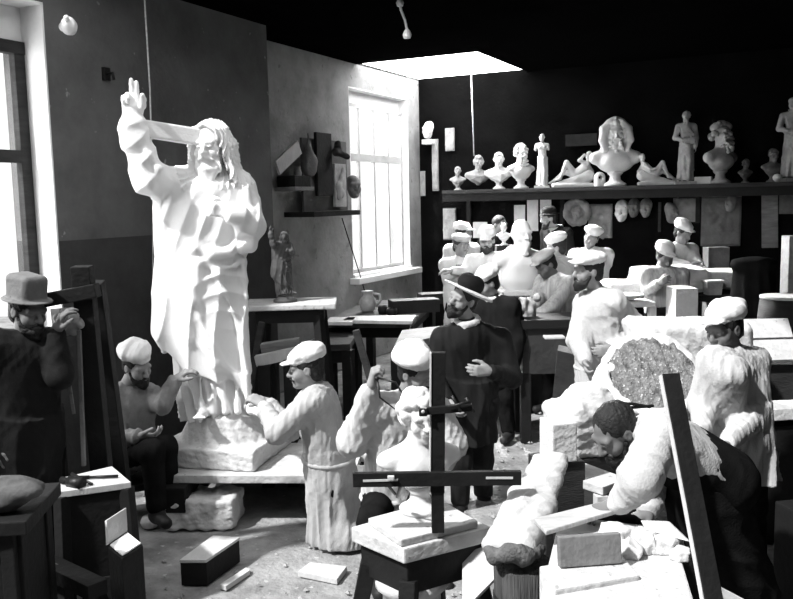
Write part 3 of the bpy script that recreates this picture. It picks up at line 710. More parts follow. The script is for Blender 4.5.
# floor: trodden dirt
def ground():
    nx, ny = 150, 170; xs = np.linspace(-9, 9.5, nx); ys = np.linspace(-2.5, 17, ny); X, Yg = np.meshgrid(xs, ys, indexing='ij')
    Z = .010 * sinnoise((X, Yg, 0 * X), 5, 1) + .007 * sinnoise((X, Yg, 0 * X), 14, 2) - .012
    vs = np.stack([X, Yg, Z], -1).reshape(-1, 3); fs = [(i * ny + j, (i + 1) * ny + j, (i + 1) * ny + j + 1, i * ny + j + 1) for i in range(nx - 1) for j in range(ny - 1)]
    return (vs, fs, True)
struct(obj('floor', ground(), DIRT, org=V(0, 0, 0)))
# left wall with its deep window
w0, w1, z0, z1 = WIN1
dl = 1.90
struct(obj('wall_left', [wbox(A_, -3, w0, -.446, 0, dl, CEIL + .02), wbox(A_, w1, UA, -.446, 0, dl, CEIL + .02), wbox(A_, w0, w1, -.446, 0, z1, CEIL + .02)], WALLPAINT))
struct(obj('wall_left_lower', [wbox(A_, -3, w0, -.446, .004, 0, dl), wbox(A_, w1, UA, -.446, .004, 0, dl), wbox(A_, w0, w1, -.446, .004, 0, z0)], LOWERWALL))
def jamb(fn, win, d0, zt, name, mt, frz):
    a, b, c, e = win; t = .015
    return obj(name, [wbox(fn, a, a + t, d0, .002, c, e), wbox(fn, b - t, b, d0, .002, c, e), wbox(fn, a, b, d0, .002, e - t, e), wbox(fn, a, b, d0, .03, c - .03, c + t), wbox(fn, a, b, d0 - .05, d0 + .02, frz, e)], mt)
struct(jamb(A_, WIN1, -.24, 3.6, 'trim_1', JAMBPAINT, 3.33))
def window(fn, win, d, zt, n_v, rails, mt, name, fw=.07, nm=.035):
    a, b, c, _ = win; c += .02; a += .015; b -= .015
    fr = thing(name, 'window', 'window', fn((a + b) / 2, d, c)); del fr['label']; del fr['category']; fr['kind'] = 'structure'
    g = [wbox(fn, a, a + fw, d - .06, d, c, zt, .004), wbox(fn, b - fw, b, d - .06, d, c, zt, .004), wbox(fn, a, b, d - .06, d, c, c + fw, .004), wbox(fn, a, b, d - .06, d + .01, zt - fw, zt, .004)]
    obj('window_frame', g, mt, fr)
    for i in range(1, n_v + 1):
        u = a + (b - a) * i / (n_v + 1); obj('mullion', wbox(fn, u - nm, u + nm, d - .05, d - .005, c + fw, zt - fw, .003), mt, fr)
    for z, hh in rails: obj('rail', wbox(fn, a + fw, b - fw, d - .055, d, z - hh, z + hh, .003), mt, fr)
    obj('pane', wbox(fn, a + fw * .5, b - fw * .5, d - .032, d - .028, c + fw * .5, zt - fw * .5), GLASS, fr)
    return fr
window(A_, WIN1, -.20, 3.34, 4, [(2.52, .045)], DARKWOOD, 'window_1', .09, .05)
# the wall steps back and runs on to the second window
w0, w1, z0, z1 = WIN2
struct(obj('wall_niche', [wbox(B_, UA - .3, w0, -.35, 0, 0, 5.2), wbox(B_, w1, UB + .4, -.35, 0, 0, 5.2), wbox(B_, w0, w1, -.35, 0, z1, 5.2), wbox(B_, w0, w1, -.35, 0, 0, z0)], NICHEPAINT))
struct(jamb(B_, WIN2, -.16, 3.6, 'trim_2', JAMBPAINT, 3.40))
struct(obj('window_sill', wbox(B_, w0 - .08, w1 + .12, -.02, .14, z0 - .10, z0 - .02, .01), JAMBPAINT))
window(B_, WIN2, -.10, 3.42, 3, [(2.72, .05)], mat('haze_paled_wood', .42, .8, 4, .2, .2, 40), 'window_2', .05, .022)  # bar colour lightened to carry the glare of the bright window
# back wall
NB = -W_; WB = NL                                                # back wall runs along NL, faces -W_
OC = B_(UB, 0, 0); RB = np.array([WB, -NB, UP]).T
C_ = lambda t, d, z: OC + WB * t + NB * d + UP * z               # t along the wall, d out into the room
def cbox(t0, t1, d0, d1, z0, z1, bev=.0): return box(C_((t0 + t1) / 2, (d0 + d1) / 2, (z0 + z1) / 2), (t1 - t0, abs(d1 - d0), z1 - z0), RB, bev)
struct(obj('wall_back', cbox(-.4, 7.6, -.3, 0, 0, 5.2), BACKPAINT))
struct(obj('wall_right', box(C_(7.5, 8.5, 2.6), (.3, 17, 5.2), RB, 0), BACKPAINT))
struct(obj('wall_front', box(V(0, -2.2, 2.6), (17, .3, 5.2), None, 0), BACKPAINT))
# ceiling over the far half, open to a skylight in the corner; the near half, out of view, has an opening shaped for the light
sk = [PZ(353, 72, CEIL), PZ(490, 62, CEIL), PZ(523, 77, CEIL), PZ(412, 83, CEIL)]
su0 = float((sk[0] - OB) @ W_) - .55; sd1 = float((sk[2] - OB) @ NL) + .22; sd0 = 0.0; su1 = UB
def ctl(p): return float((np.asarray(p) - OB) @ W_), float((np.asarray(p) - OB) @ NL)
def plate(poly, z, t):
    n = len(poly); vs = [V(p[0], p[1], z) for p in poly] + [V(p[0], p[1], z + t) for p in poly]
    return (vs, [tuple(range(n))[::-1], tuple(range(n, 2 * n))] + [(i, (i + 1) % n, n + (i + 1) % n, n + i) for i in range(n)], False)
b2 = lambda u, d: tuple(B_(u, d, 0)[:2])
line = lambda d: None
g = [plate([b2(su1, -.4), b2(su1, sd0), b2(su0, sd0), b2(su0, -.4)], CEIL, .12),
     plate([b2(su1, sd1), b2(su1 + .3, sd1), b2(su1 + .3, 7.6), b2(su0, 7.6), b2(su0, sd1)], CEIL, .12),
     plate([b2(su0, -.9), b2(su0, 7.6), (6.5, 6.0), (OPX1, ROOF_Y), (OPX0, ROOF_Y), (-2.75, ROOF_L), (-3.6, ROOF_L)], CEIL, .12),
     plate([(OPX1, ROOF_Y), (OPX1, -2.3), (9.5, -2.3), (9.5, 6.0), (6.5, 6.0)], CEIL, .12),
     plate([(OPX1, OPY0), (-6.8, OPY0), (-6.8, -2.3), (OPX1, -2.3)], CEIL, .12)]
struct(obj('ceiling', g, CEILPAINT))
sh = .35
struct(obj('skylight_shaft', [wbox(B_, su0 - .03, su0, sd0, sd1, CEIL + .12, CEIL + sh), wbox(B_, su0, su1, sd1, sd1 + .03, CEIL + .12, CEIL + sh)], JAMBPAINT))
def skypane():
    mt = bpy.data.materials.new('ground_glass_daylight'); mt.use_nodes = True; b = mt.node_tree.nodes['Principled BSDF']
    b.inputs['Base Color'].default_value = (.8, .8, .8, 1); b.inputs['Emission Color'].default_value = (1, 1, 1, 1); b.inputs['Emission Strength'].default_value = SKYL; return mt
struct(obj('skylight_pane', wbox(B_, su0 + .01, su1, sd0, sd1 - .01, CEIL + .03, CEIL + .05), skypane()))
# wooden rail on the wall
tag(obj('wall_rail', slab([P(79, 231, 6.62) + NL * .05, P(156, 227.5, 7.55) + NL * .05, P(156, 227.5, 7.55) - NL * .05, P(79, 231, 6.62) - NL * .05], .07), BLACKWOOD), 'dark wooden rail fixed along the plain wall left of the big statue', 'rail')

# ------------------------------------------------------------------ light: overcast-bright sky through glass, low sun over the left wall
wd = bpy.data.worlds.new('sky'); scene.world = wd; wd.use_nodes = True
bg = wd.node_tree.nodes['Background']; bg.inputs[0].default_value = (1, 1, 1, 1); bg.inputs[1].default_value = SKY
def area(name, c, tgt, sx, sy, power):
    l = bpy.data.lights.new(name, 'AREA'); l.shape = 'RECTANGLE'; l.size = sx; l.size_y = sy; l.energy = power
    o = bpy.data.objects.new(name, l); COL.objects.link(o); d = Vector(np.asarray(tgt, float) - np.asarray(c, float))
    o.location = tuple(float(x) for x in c); o.rotation_euler = d.to_track_quat('-Z', 'Y').to_euler(); return o
s = bpy.data.lights.new('sun', 'SUN'); s.energy = SUN; s.angle = math.radians(2.5); so = bpy.data.objects.new('sun', s); COL.objects.link(so)
so.rotation_euler = Vector(SUNDIR).to_track_quat('-Z', 'Y').to_euler(); so.location = (-6, 5, 9)
wc = A_((WIN1[0] + WIN1[1]) / 2, -.6, 2.4); area('window_daylight', wc, wc + NL, 2.2, 2.4, WINL)
wc = B_((WIN2[0] + WIN2[1]) / 2, -.5, 2.4); area('window_daylight', wc, wc + NL - UP * .2, 1.7, 2.3, WINL2)
wc = B_((su0 + su1) / 2, (sd0 + sd1) / 2, CEIL - .03); area('skylight_daylight', wc, wc - UP + V(.55, -1.05, 0), 1.0, 1.2, SKYA).data.spread = math.radians(75)
if KEYL: area('group_fill_lamp', V(-1.0, ROOF_Y - .5, CEIL + .05), V(1.1, 9.4, 1.6), 1.6, .8, KEYL).data.spread = math.radians(60)  # added lamp aimed at the back group; no such source is known
vs_ = scene.view_settings; vs_.view_transform = 'Standard'; vs_.look = 'None'; vs_.gamma = 1; vs_.use_curve_mapping = False; vs_.exposure = EXPO
scene.cycles.use_denoising = True
scene.cycles.max_bounces = 6; scene.cycles.diffuse_bounces = 3
# ------------------------------------------------------------------ the people
up = lambda p, x=0., y=0., z=0.: np.asarray(p, float) + V(x, y, z)
# in black coat and broad pale-brimmed hat, mid-room
Y = 5.75
person('bearded man in black coat and wide pale brimmed hat standing behind the front stand', Y, P(463, 299, Y), P(467, 321, Y + .03), P(470, 402, Y + .05), (-.75, -.75, .10), (-.25, -1),
       sho=(P(443, 339, Y), P(500, 340, Y + .08)), arms=((P(431, 372, Y), P(449, 402, Y - .16)), (P(512, 378, Y + .04), P(489, 371, Y - .20), (-1, -.3, .1), (-.2, 1, 0))),
       legs=((P(461, 462, Y), P(460, 504, Y + .02), (-.3, -1, 0)), (P(482, 460, Y + .12), P(484, 500, Y + .2), (.3, -1, 0))),
       hat='brim_hat', hatmat=CAPCLOTH, hatlean=.25, roll=.30, beard='full', top='coat', topmat=COAT, hem=P(470, 440, Y + .06), hemr=(.215, .19), folds=5, trous=COAT, collar=LINEN, seed=3, fold=.006, wide=.93)
# measuring the bust
Y = 4.75
person('man in white shirt and beret holding up measuring callipers behind the bust', Y, P(416, 372, Y - .05), P(405, 396, Y + .02), P(395, 497, Y + .1), (.75, -.62, -.35), (.45, -1),
       sho=(P(378, 407, Y - .05), P(437, 410, Y + .06)), arms=((P(352, 442, Y - .05), P(371, 386, Y - .14), (.25, -.1, 1), (1, .2, 0)), (P(452, 445, Y + .05), P(440, 470, Y - .12))),
       legs=((P(372, 520, Y - .25), P(375, 575, Y - .2)), (P(428, 515, Y - .2), P(430, 570, Y - .1))), z0=0.,
       hat='beret', hatlean=.1, roll=-.25, beard='moustache', topmat=LINEN, hem=P(397, 503, Y + .1), hemr=(.19, .16), seed=5, sleeve_w=1.25, belt=.02, fold=.012, hands=({'curl': .9, 'thumb': 1.2}, None))
# kneeling at the plinth
Y = 5.15
person('man in long belted smock and white cap kneeling to carve the statue base', Y, P(306, 369, Y), P(318, 388, Y + .03), P(331, 474, Y + .06), (-1, -.10, -.12), (-1, -.18), z0=0.,
       sho=(P(309, 402, Y + .16), P(314, 401, Y - .16)), arms=((P(290, 430, Y + .26), P(268, 402, Y + .36), (-1, .3, .25), (.2, 0, -1)), (P(277, 432, Y - .12), P(263, 405, Y + .14), (-.8, .5, .4), (.3, .2, -1))),
       legs=((P(331, 553, Y + .10), P(372, 557, Y + .16), (1, 0, -.2)), (P(329, 557, Y - .06), P(370, 560, Y - .02), (1, 0, -.2))),
       hat='soft_cap', hatlean=-.1, beard='moustache', topmat=mat('greyed_linen', .40, .9, 9, .12, .25, 120), hem=P(342, 558, Y + .03), hemr=(.17, .21), folds=13, belt=.11, seed=2, fold=.010, sleeve_w=1.05, trw=.8, extra=((P(345, 530, Y + .05), P(368, 552, Y + .12), .15, .10), (P(345, 535, Y - .02), P(366, 556, Y + .0), .14, .09)))
# seated with beret
Y = 5.65
person('seated sculptor in grey jacket and white beret working at the statue hem', Y, P(137, 366, Y - .02), P(126, 386, Y + .02), P(126, 455, Y + .06), (.75, -.55, -.35), (.75, -.7), z0=0.,
       sho=(P(109, 398, Y - .04), P(150, 396, Y + .10)), arms=((P(116, 440, Y - .18), P(141, 436, Y - .34), (1, -.1, .1), (0, .3, 1)), (P(162, 404, Y - .02), P(176, 379, Y + .04), (.8, .1, .5), (.2, .3, -1))),
       legs=((P(152, 450, Y - .38), P(157, 510, Y - .34), (.6, -.8, 0)), (P(165, 447, Y - .10), P(170, 505, Y - .05), (.6, -.8, 0))),
       hat='beret', hatlean=.05, roll=-.15, beard='full', top='jacket', topmat=JACKET, hem=P(127, 458, Y + .05), hemr=(.2, .17), trous=DARKCLOTH, seed=7, fold=.011)
# dark man by the window
Y = 4.45
person('man in dark clothes and tall hat standing before the window at a modelling stand', Y, P(28, 311, Y), P(24, 336, Y + .02), P(26, 444, Y + .03), (.8, -.5, -.25), (.7, -.7), z0=0.,
       sho=(P(-6, 345, Y - .08), P(50, 343, Y + .12)), arms=((P(-12, 400, Y - .1), P(-4, 445, Y - .12)), (P(60, 376, Y - .02), P(56, 330, Y + .0), (.5, 0, .9), (.6, .3, 0))),
       hat='tall_hat', hatmat=CLAYGREY, hatlean=.12, beard='full', top='coat', topmat=COAT, hem=P(26, 520, Y + .03), hemr=(.22, .2), folds=5, seed=4, fold=.006, skin=SHADED_SKIN)
# central man in profile
Y = 6.05
person('tall man in white smock and cap seen in profile with hand on hip', Y, P(588, 271, Y), P(598, 291, Y + .02), P(601, 372, Y + .05), (-1, -.25, -.05), (-.85, -.55), z0=0.,
       sho=(P(585, 304, Y + .06), P(615, 302, Y - .10)), arms=((P(579, 340, Y - .05), P(586, 362, Y - .22)), (P(635, 327, Y + .02), P(612, 350, Y - .16), (-1, -.3, -.1), (0, 1, 0))),
       hat='flat_cap', hatlean=.0, roll=.1, beard='full', topmat=LINEN, hem=P(600, 440, Y + .05), hemr=(.21, .19), folds=13, belt=.03, seed=8, fold=.011, sleeve_w=1.2)
# youth on the right
Y = 4.5
person('youth in white smock and cap standing with lowered hands beside the huge marble block', Y, P(724, 329, Y), P(733, 350, Y + .02), P(733, 432, Y + .04), (-.85, -.55, -.28), (-.62, -.80), z0=0.,
       sho=(P(714, 362, Y - .10), P(754, 362, Y + .08)), arms=((P(704, 404, Y - .06), P(702, 430, Y - .22), (-.05, -.1, -1), (1, 0, 0)), (P(754, 412, Y - .04), P(726, 446, Y - .30), (-.4, -.3, -.9), (-.3, .9, 0))),
       hat='soft_cap', hatlean=.1, topmat=LINEN, hem=P(734, 476, Y + .05), hemr=(.23, .19), folds=9, seed=6, fold=.010, sleeve_w=1.15, trous=DARKCLOTH, skin=SHADED_SKIN)
# bending man at the front table
Y = 3.6
person('dark haired man in white sleeves bending low over the cluttered front table', Y, P(615, 432, Y - .02), P(641, 430, Y + .04), P(716, 478, Y + .16), (-.75, -.35, -.62), (-1, -.25), z0=0.,
       sho=(P(655, 431, Y + .16), P(660, 434, Y - .13)), arms=((P(652, 478, Y + .22), P(648, 513, Y + .02), (-.8, -.4, -.2), (0, 0, -1)), (P(641, 478, Y - .26), P(617, 505, Y - .16), (-.9, 0, -.25), (0, .2, -1))),
       legs=((P(712, 560, Y + .38), P(726, 640, Y + .42)), (P(714, 570, Y + .18), P(724, 655, Y + .22))),
       hat=None, hair='short', beard='full', topmat=LINEN, hem=None, seed=9, fold=.011, sleeve_w=1.25, trous=DARKCLOTH, apron=P(728, 590, Y + .30), wide=1.0, skin=SHADED_SKIN, vest=DARKCLOTH)
# man with light cap behind the black coat
Y = 7.4
person('man in dark jacket and pale cap looking down behind the black coated man', Y, P(487, 284, Y), P(493, 297, Y + .02), P(494, 358, Y + .03), (-.9, -.4, -.4), (-.6, -.8), hat='soft_cap', beard='moustache', top='jacket', topmat=DARKCLOTH, hem=P(494, 385, Y + .03), hemr=(.2, .17), seed=11, collar=LINEN)
# the group round the white bust
Y = 9.7
person('man in white smock and flat cap with shaded face leftmost of the group', Y, P(461, 246, Y), P(461, 258, Y + .02), P(461, 303, Y + .03), (.5, -.85, -.15), (.3, -1), arms=((P(448, 278, Y - .02), P(458, 272, Y - .26)), (P(476, 276, Y), P(464, 271, Y - .24))), hat='flat_cap', hatmat=GREYLINEN, topmat=LINEN, hem=P(461, 340, Y), seed=12, skin=SHADED_SKIN)
Y = 10.9
person('man in white cap and smock standing behind the leftmost man', Y, P(464, 234, Y), P(462, 244, Y + .02), P(461, 287, Y + .03), (.85, -.5, -.1), (.5, -.9), hat='soft_cap', topmat=LINEN, hem=P(461, 320, Y), seed=13)
Y = 9.25
person('bearded man with pale cap stretching his arm beside the large white bust', Y, P(487, 241, Y), P(488, 255, Y + .02), P(488, 303, Y + .03), (-.25, -.95, -.08), (-.2, -1), sho=(P(472, 262, Y), P(505, 259, Y)), arms=((P(466, 272, Y - .08), P(452, 271, Y - .2), (-1, -.2, .1), (0, 0, -1)), (P(513, 252, Y - .05), P(522, 262, Y - .22))), hat='soft_cap', hatlean=-.25, beard='full', topmat=LINEN, hem=P(488, 340, Y), seed=14)
Y = 11.2
person('man in dark jacket leaning forward in the gloom behind the large bust', Y, P(500, 225, Y), P(496, 236, Y + .04), P(484, 275, Y + .1), (.6, -.8, -.1), (.6, -.8), topmat=DARKCLOTH, top='jacket', beard='moustache', hem=None, seed=15)
Y = 9.2
person('man in white smock and beret with his back turned right of the large bust', Y, P(556, 248, Y), P(562, 259, Y + .01), P(563, 305, Y + .0), (-.95, .1, -.12), (-.75, .65), hat='beret', hatlean=-.1, topmat=LINEN, hem=P(563, 345, Y), folds=13, seed=16, fold=.012)
Y = 8.2
person('dark faced man in flat cap stooping over the modelling bench in worn shirting', Y, P(546, 265, Y), P(555, 276, Y + .04), P(560, 330, Y + .08), (-.8, -.35, -.5), (-.8, -.5), arms=((P(536, 302, Y - .05), P(527, 316, Y - .15)), (P(553, 306, Y - .22), P(532, 318, Y - .3))), hat='flat_cap', hatmat=GREYLINEN, topmat=STRIPE, hem=P(561, 370, Y + .05), seed=17, skin=SHADED_SKIN)
Y = 10.05
person('man in white smock with folded arms and tilted beret near the wall reliefs', Y, P(591, 239, Y), P(591, 249, Y + .02), P(591, 292, Y + .02), (-.3, -.95, -.1), (-.1, -1), arms=((P(577, 262, Y - .02), P(593, 260, Y - .24), (1, 0, .1), (0, 1, 0)), (P(606, 263, Y - .02), P(589, 264, Y - .22), (-1, 0, .1), (0, 1, 0))), hat='beret', roll=.35, topmat=LINEN, hem=P(591, 330, Y), seed=18, skin=SHADED_SKIN)
Y = 11.3
st = person('man in black hat and coat with white collar before the back wall', Y, P(549, 219, Y), P(556, 228, Y + .03), P(560, 268, Y + .05), (-.95, -.2, -.08), (-.75, -.5), z0=P(560, 268, Y)[2] - .90, hat='bowler', hatmat=COAT, beard='full', top='coat', topmat=COAT, hem=P(560, 290, Y), hemr=(.21, .18), collar=LINEN, seed=19)[0]
STEP_AT = np.array(st.location)
Y = 8.75
person('man in striped shirt dark apron and pale cap working at the white pedestal', Y, P(665, 257, Y), P(664, 268, Y + .02), P(664, 315, Y + .03), (.1, -.9, -.5), (.1, -1), arms=((P(649, 290, Y - .03), P(660, 283, Y - .26)), (P(682, 288, Y), P(684, 298, Y - .24))), hat='soft_cap', hatlean=.15, topmat=STRIPE, hem=None, apron=P(664, 385, Y), seed=20, skin=SHADED_SKIN)
Y = 10.0
person('man in white cap bending over the long marble slab at the back', Y, P(683, 233, Y), P(680, 245, Y + .04), P(668, 282, Y + .25), (.5, -.8, -.4), (.3, -.95), arms=((P(672, 262, Y - .1), P(690, 266, Y - .2)), (P(694, 258, Y), P(701, 266, Y - .2))), hat='soft_cap', topmat=GREYLINEN, hem=None, seed=21, skin=SHADED_SKIN)
# ------------------------------------------------------------------ the great statue, its platform
SY = 5.98
ORG = P(222, 424, SY)
PLT = .35
def big_base(root, g, q):
    S = Sdf(); z = PLT - ORG[2]
    R = rot(math.radians(-14)); c = V(ORG[0] + .02, ORG[1] + .0, PLT + .07)
    S.box(c, (.37, .36, .07), R, .012, .01); S.skirt(V(c[0] - .02, c[1] - .04, .705), V(c[0], c[1], PLT + .10), R[:, 0], R[:, 1], (.20, .19), (.36, .35), 6, .012, 2, .03)
    S.fold(.005, 40, 3, 'noise', (1, 1, 1)); S.fold(.004, 90, 5, 'noise', (1, 1, 1))
    sculpt('base', S, .009, ROUGH, root)
robed_saviour('statue', 'huge white marble statue of a robed bearded man raising one hand in blessing', ORG, 1., math.radians(8), MARBLE, .0075, strut=True, basefn=big_base)
pf = thing('work_platform', 'low timber platform of heavy beams carrying the huge white statue', 'platform', V(ORG[0] + .15, ORG[1], 0))
Rp = rot(math.radians(-4)); pc = V(ORG[0] + .34, ORG[1] + .12, 0)
for i in range(6):
    y = -.50 + i * .235; obj('plank', box(pc + Rp @ V(.03 * (-1) ** i, y, PLT - .03), (1.40, .228, .055), Rp, .006), PLASTERED if i < 5 else WOOD, pf)
for x in (-.52, .52): obj('bearer', box(pc + Rp @ V(x, 0, PLT - .145), (.16, 1.42, .17), Rp, .008), BLACKWOOD, pf)
for x in (-.52, .52):
    for y in (-.45, .5): obj('foot_block', box(pc + Rp @ V(x, y, .058), (.2, .22, .115), Rp, .008), BLACKWOOD, pf)
S = Sdf(); a = PZ(200, 531, .0); c = V(a[0], a[1] + .17, .10); S.box(c, (.235, .16, .10), rot(-.06), .02, .02); S.fold(.012, 30, 3, 'noise', (1, 1, 1)); S.fold(.008, 80, 4, 'noise', (1, 1, 1))
tag(sculpt('stone_block', S, .009, ROUGH, None, V(c[0], c[1], 0)), 'rough pale stone block lying on the floor below the statue platform', 'block')
# long low case on the floor
a, b, c2, d2 = PZ(179, 560, .155), PZ(206, 560, .155), PZ(240, 537, .155), PZ(213, 535, .155)
cr = thing('floor_crate', 'long low wooden case with pale lid lying on the dirt floor', 'box', V(*((a + c2) / 2)[:2], 0))
obj('lid', slab([a, b, c2, d2], .018), PALEWOOD, cr)
ins = lambda p: p + (((a + b + c2 + d2) / 4) - p) * .03 - UP * .018
obj('case_body', slab([ins(a), ins(b), ins(c2), ins(d2)], .137), BLACKWOOD, cr)
tag(obj('floor_plank', slab([PZ(220, 584, .03), PZ(226, 586, .03), PZ(250, 570, .03), PZ(246, 567, .03)], .03), PALEWOOD), 'narrow split plank lying on the dirt beside the low case', 'plank')
tag(obj('floor_board', slab([PZ(298, 571, .035), PZ(337, 579, .035), PZ(347, 566, .035), PZ(310, 562, .035)], .035), PALEWOOD), 'flat pale board on the floor under the kneeling man', 'board')
tag(obj('rounded_stone', lathe(PZ(150, 527, .0) + V(0, 0, .02), [(.0, -.02), (.05, -.015), (.062, .02), (.05, .05), (.0, .055)]), ROUGH), 'small rounded pale stone on the dark floor near the seated sculptor', 'stone')
sw = thing('stool', 'dark low stool under the seated sculptor', 'stool', V(*P(122, 455, 5.72)[:2], 0)); pz = P(126, 455, 5.72)
obj('seat', box(V(pz[0], pz[1], pz[2] - .19), (.40, .36, .05), rot(.4)), BLACKWOOD, sw)
for x in (-.15, .15):
    for y in (-.13, .13): obj('leg', beam(V(pz[0], pz[1], pz[2] - .21) + rot(.4) @ V(x, y, 0), V(pz[0], pz[1], 0) + rot(.4) @ V(x * 1.25, y * 1.25, 0), .05, .05), BLACKWOOD, sw)
sk_ = thing('stool', 'low seat box under the man measuring the bust', 'stool', V(*P(395, 500, 4.9)[:2], 0)); pz = P(395, 497, 4.85)
obj('seat', box(V(pz[0], pz[1], pz[2] - .20), (.38, .36, .05)), BLACKWOOD, sk_)
for x in (-.15, .15):
    for y in (-.13, .13): obj('leg', box(V(pz[0] + x, pz[1] + y, (pz[2] - .22) / 2), (.05, .05, pz[2] - .22)), BLACKWOOD, sk_)
# ------------------------------------------------------------------ maquette on its stand
MY = 7.1
tp = P(291, 301, MY); zt = tp[2]
tb = thing('modelling_table', 'tall dark trestle stand with a pale board carrying the small robed figure', 'table', V(tp[0], tp[1], 0))
obj('tabletop', box(V(tp[0], tp[1], zt - .025), (.76, .52, .045), rot(.05), .01), PLASTERED, tb)
obj('apron_frame', box(V(tp[0], tp[1], zt - .11), (.56, .40, .10), rot(.05), .006), BLACKWOOD, tb)
for x in (-.24, .24):
    for y in (-.16, .16): obj('leg', beam(V(tp[0] + x, tp[1] + y, zt - .10), V(tp[0] + x * 1.35, tp[1] + y * 1.3, 0), .07, .07), BLACKWOOD, tb)
def small_base(root, g, q):
    obj('base', lathe(root_org(root) + V(0, 0, -.0425), [(.10, 0), (.10, .02), (.075, .03), (.07, .043)], 24), BRONZE, root)
robed_saviour('statuette', 'small robed figure with raised hand, model of the huge statue, on a tall stand', V(tp[0] - .045, tp[1] - .02, zt + .04), .255, math.radians(22), BRONZE, .0055, category='statuette', basefn=small_base)
# ------------------------------------------------------------------ front stand with bust and pointing frame
BY = 3.86
c = P(416, 521, BY); zt = c[2]
bs = thing('sculptor_stand', 'front modelling stand with plaster caked top board under the curly bust', 'stand', V(c[0], c[1], 0))
q4 = [P(351, 527, 3.72), P(404, 549, 3.42), P(492, 527, 3.86), P(436, 503, 4.2)]
zz = np.mean([p[2] for p in q4]); q4 = [PZ(*pix(p), zz) for p in q4]
obj('top_board', slab(q4, .07, .008), PLASTERED, bs)
ctr = np.mean(q4, 0); q5 = [p + (ctr - p) * .14 - UP * .07 for p in q4]; obj('box_frame', slab(q5, .16, .006), BLACKWOOD, bs)
for p in q5: obj('leg', beam(p + (ctr - p) * .12 * V(1, 1, 0) - UP * .1, V(p[0], p[1], 0) + (p - ctr) * V(.25, .25, 0), .075, .075), BLACKWOOD, bs)
obj('column', lathe(V(ctr[0] - .05, ctr[1] - .02, 0), [(.21, 0), (.21, .03), (.14, .05), (.135, zz - .30), (.17, zz - .27), (.17, zz - .23)]), PLASTERED, bs)
q6 = [PZ(*p, zz + .035) for p in ((368, 518), (401, 540), (478, 521), (440, 499))]
tag(obj('turning_board', slab(q6, .033, .006), PLASTERED), 'smaller plaster splashed board lying on the front stand under the bust', 'board')
bp = PZ(421, 520, zz + .036); bp = bp + V(0, .12, 0)
bust('portrait_bust', 'plaster bust with tousled curls standing behind the cross shaped pointing frame', bp, .57, (.35, -1, -.18), PLASTER, 'curls_only', dw=1.02, seed=21, h=.0065, roll=-.15)
# pointing frame: a cross of dark wood with sliding iron points
fo = P(437, 440, 3.62)
pt = thing('pointing_machine', 'dark wooden cross shaped pointing frame standing in front of the curly bust', 'measuring frame', V(*PZ(437, 520, zz + .04)[:2], zz + .036))
yv = 3.62
a1, a2 = P(438.5, 352, yv), P(437.5, 492, yv); obj('upright', beam(a1, a2, .06, .045, V(0, -1, 0), .003), BLACKWOOD, pt)
obj('upright_edge', beam(a1 + V(-.034, -.004, .0), a2 + V(-.034, -.004, 0), .006, .047, V(0, -1, 0), .001), PALEWOOD, pt)
h1, h2 = P(353, 479.5, yv - .03), P(521, 477.5, yv - .03); obj('crossbar', beam(h1, h2, .062, .03, V(0, -1, 0), .003), BLACKWOOD, pt)
s1, s2 = P(363, 481, yv - .047), P(398, 480, yv - .047); obj('slot_rule', beam(s1, s2, .010, .004, V(0, -1, 0), .001), PALEWOOD, pt)
s1, s2 = P(486, 478, yv - .047), P(513, 478, yv - .047); obj('slot_rule', beam(s1, s2, .010, .004, V(0, -1, 0), .001), PALEWOOD, pt)
m1, m2 = P(419, 411.5, yv - .03), P(472, 407, yv - .03); obj('upper_arm', beam(m1, m2, .032, .028, V(0, -1, 0), .003), BLACKWOOD, pt)
obj('clamp', box(P(423, 411.5, yv - .035), (.035, .04, .035), None, .004), IRON, pt)
obj('clamp_pin', lathe(P(423, 411.5, yv - .06), [(.006, 0), (.008, .004), (.004, .008)], 10, rot(0, math.pi / 2)), PALEWOOD, pt)
for (x0, y0, x1, y1, dy) in ((452, 396, 461, 412, -.05), (448, 407, 470, 402, -.06), (466, 398, 474, 412, -.03), (383, 479, 395, 494, .12), (403, 479, 397, 497, .14)):
    obj('needle', tube([P(x0, y0, yv + min(dy, 0)), P(x1, y1, yv + dy)], .007, 8), IRON, pt)
obj('wing_screw', box(P(391, 478, yv - .055), (.03, .02, .02), None, .004), PALEWOOD, pt)
obj('foot_post', beam(a2 + V(0, 0, .02), V(a2[0], a2[1] + .02, zz + .036), .055, .045, V(0, -1, 0), .003), BLACKWOOD, pt)
cl = thing('callipers', 'pair of bowed iron callipers held up by the man behind the bust', 'callipers', P(376, 380, 4.55))
hp = P(377, 379, 4.58); hd = hp + V(.0, -.01, .01)
for k, dd in enumerate((V(.16, -.05, -.12), V(.10, -.05, -.17))):
    obj('leg', tube([hd, hd + dd * .45 + V(.03, 0, .03) * (1 - 2 * k), hd + dd], [.006, .006, .003], 8), IRON, cl)
obj('hinge', lathe(hd - V(0, .01, 0), [(.012, 0), (.012, .02)], 12, rot(0, math.pi / 2)), IRON, cl)
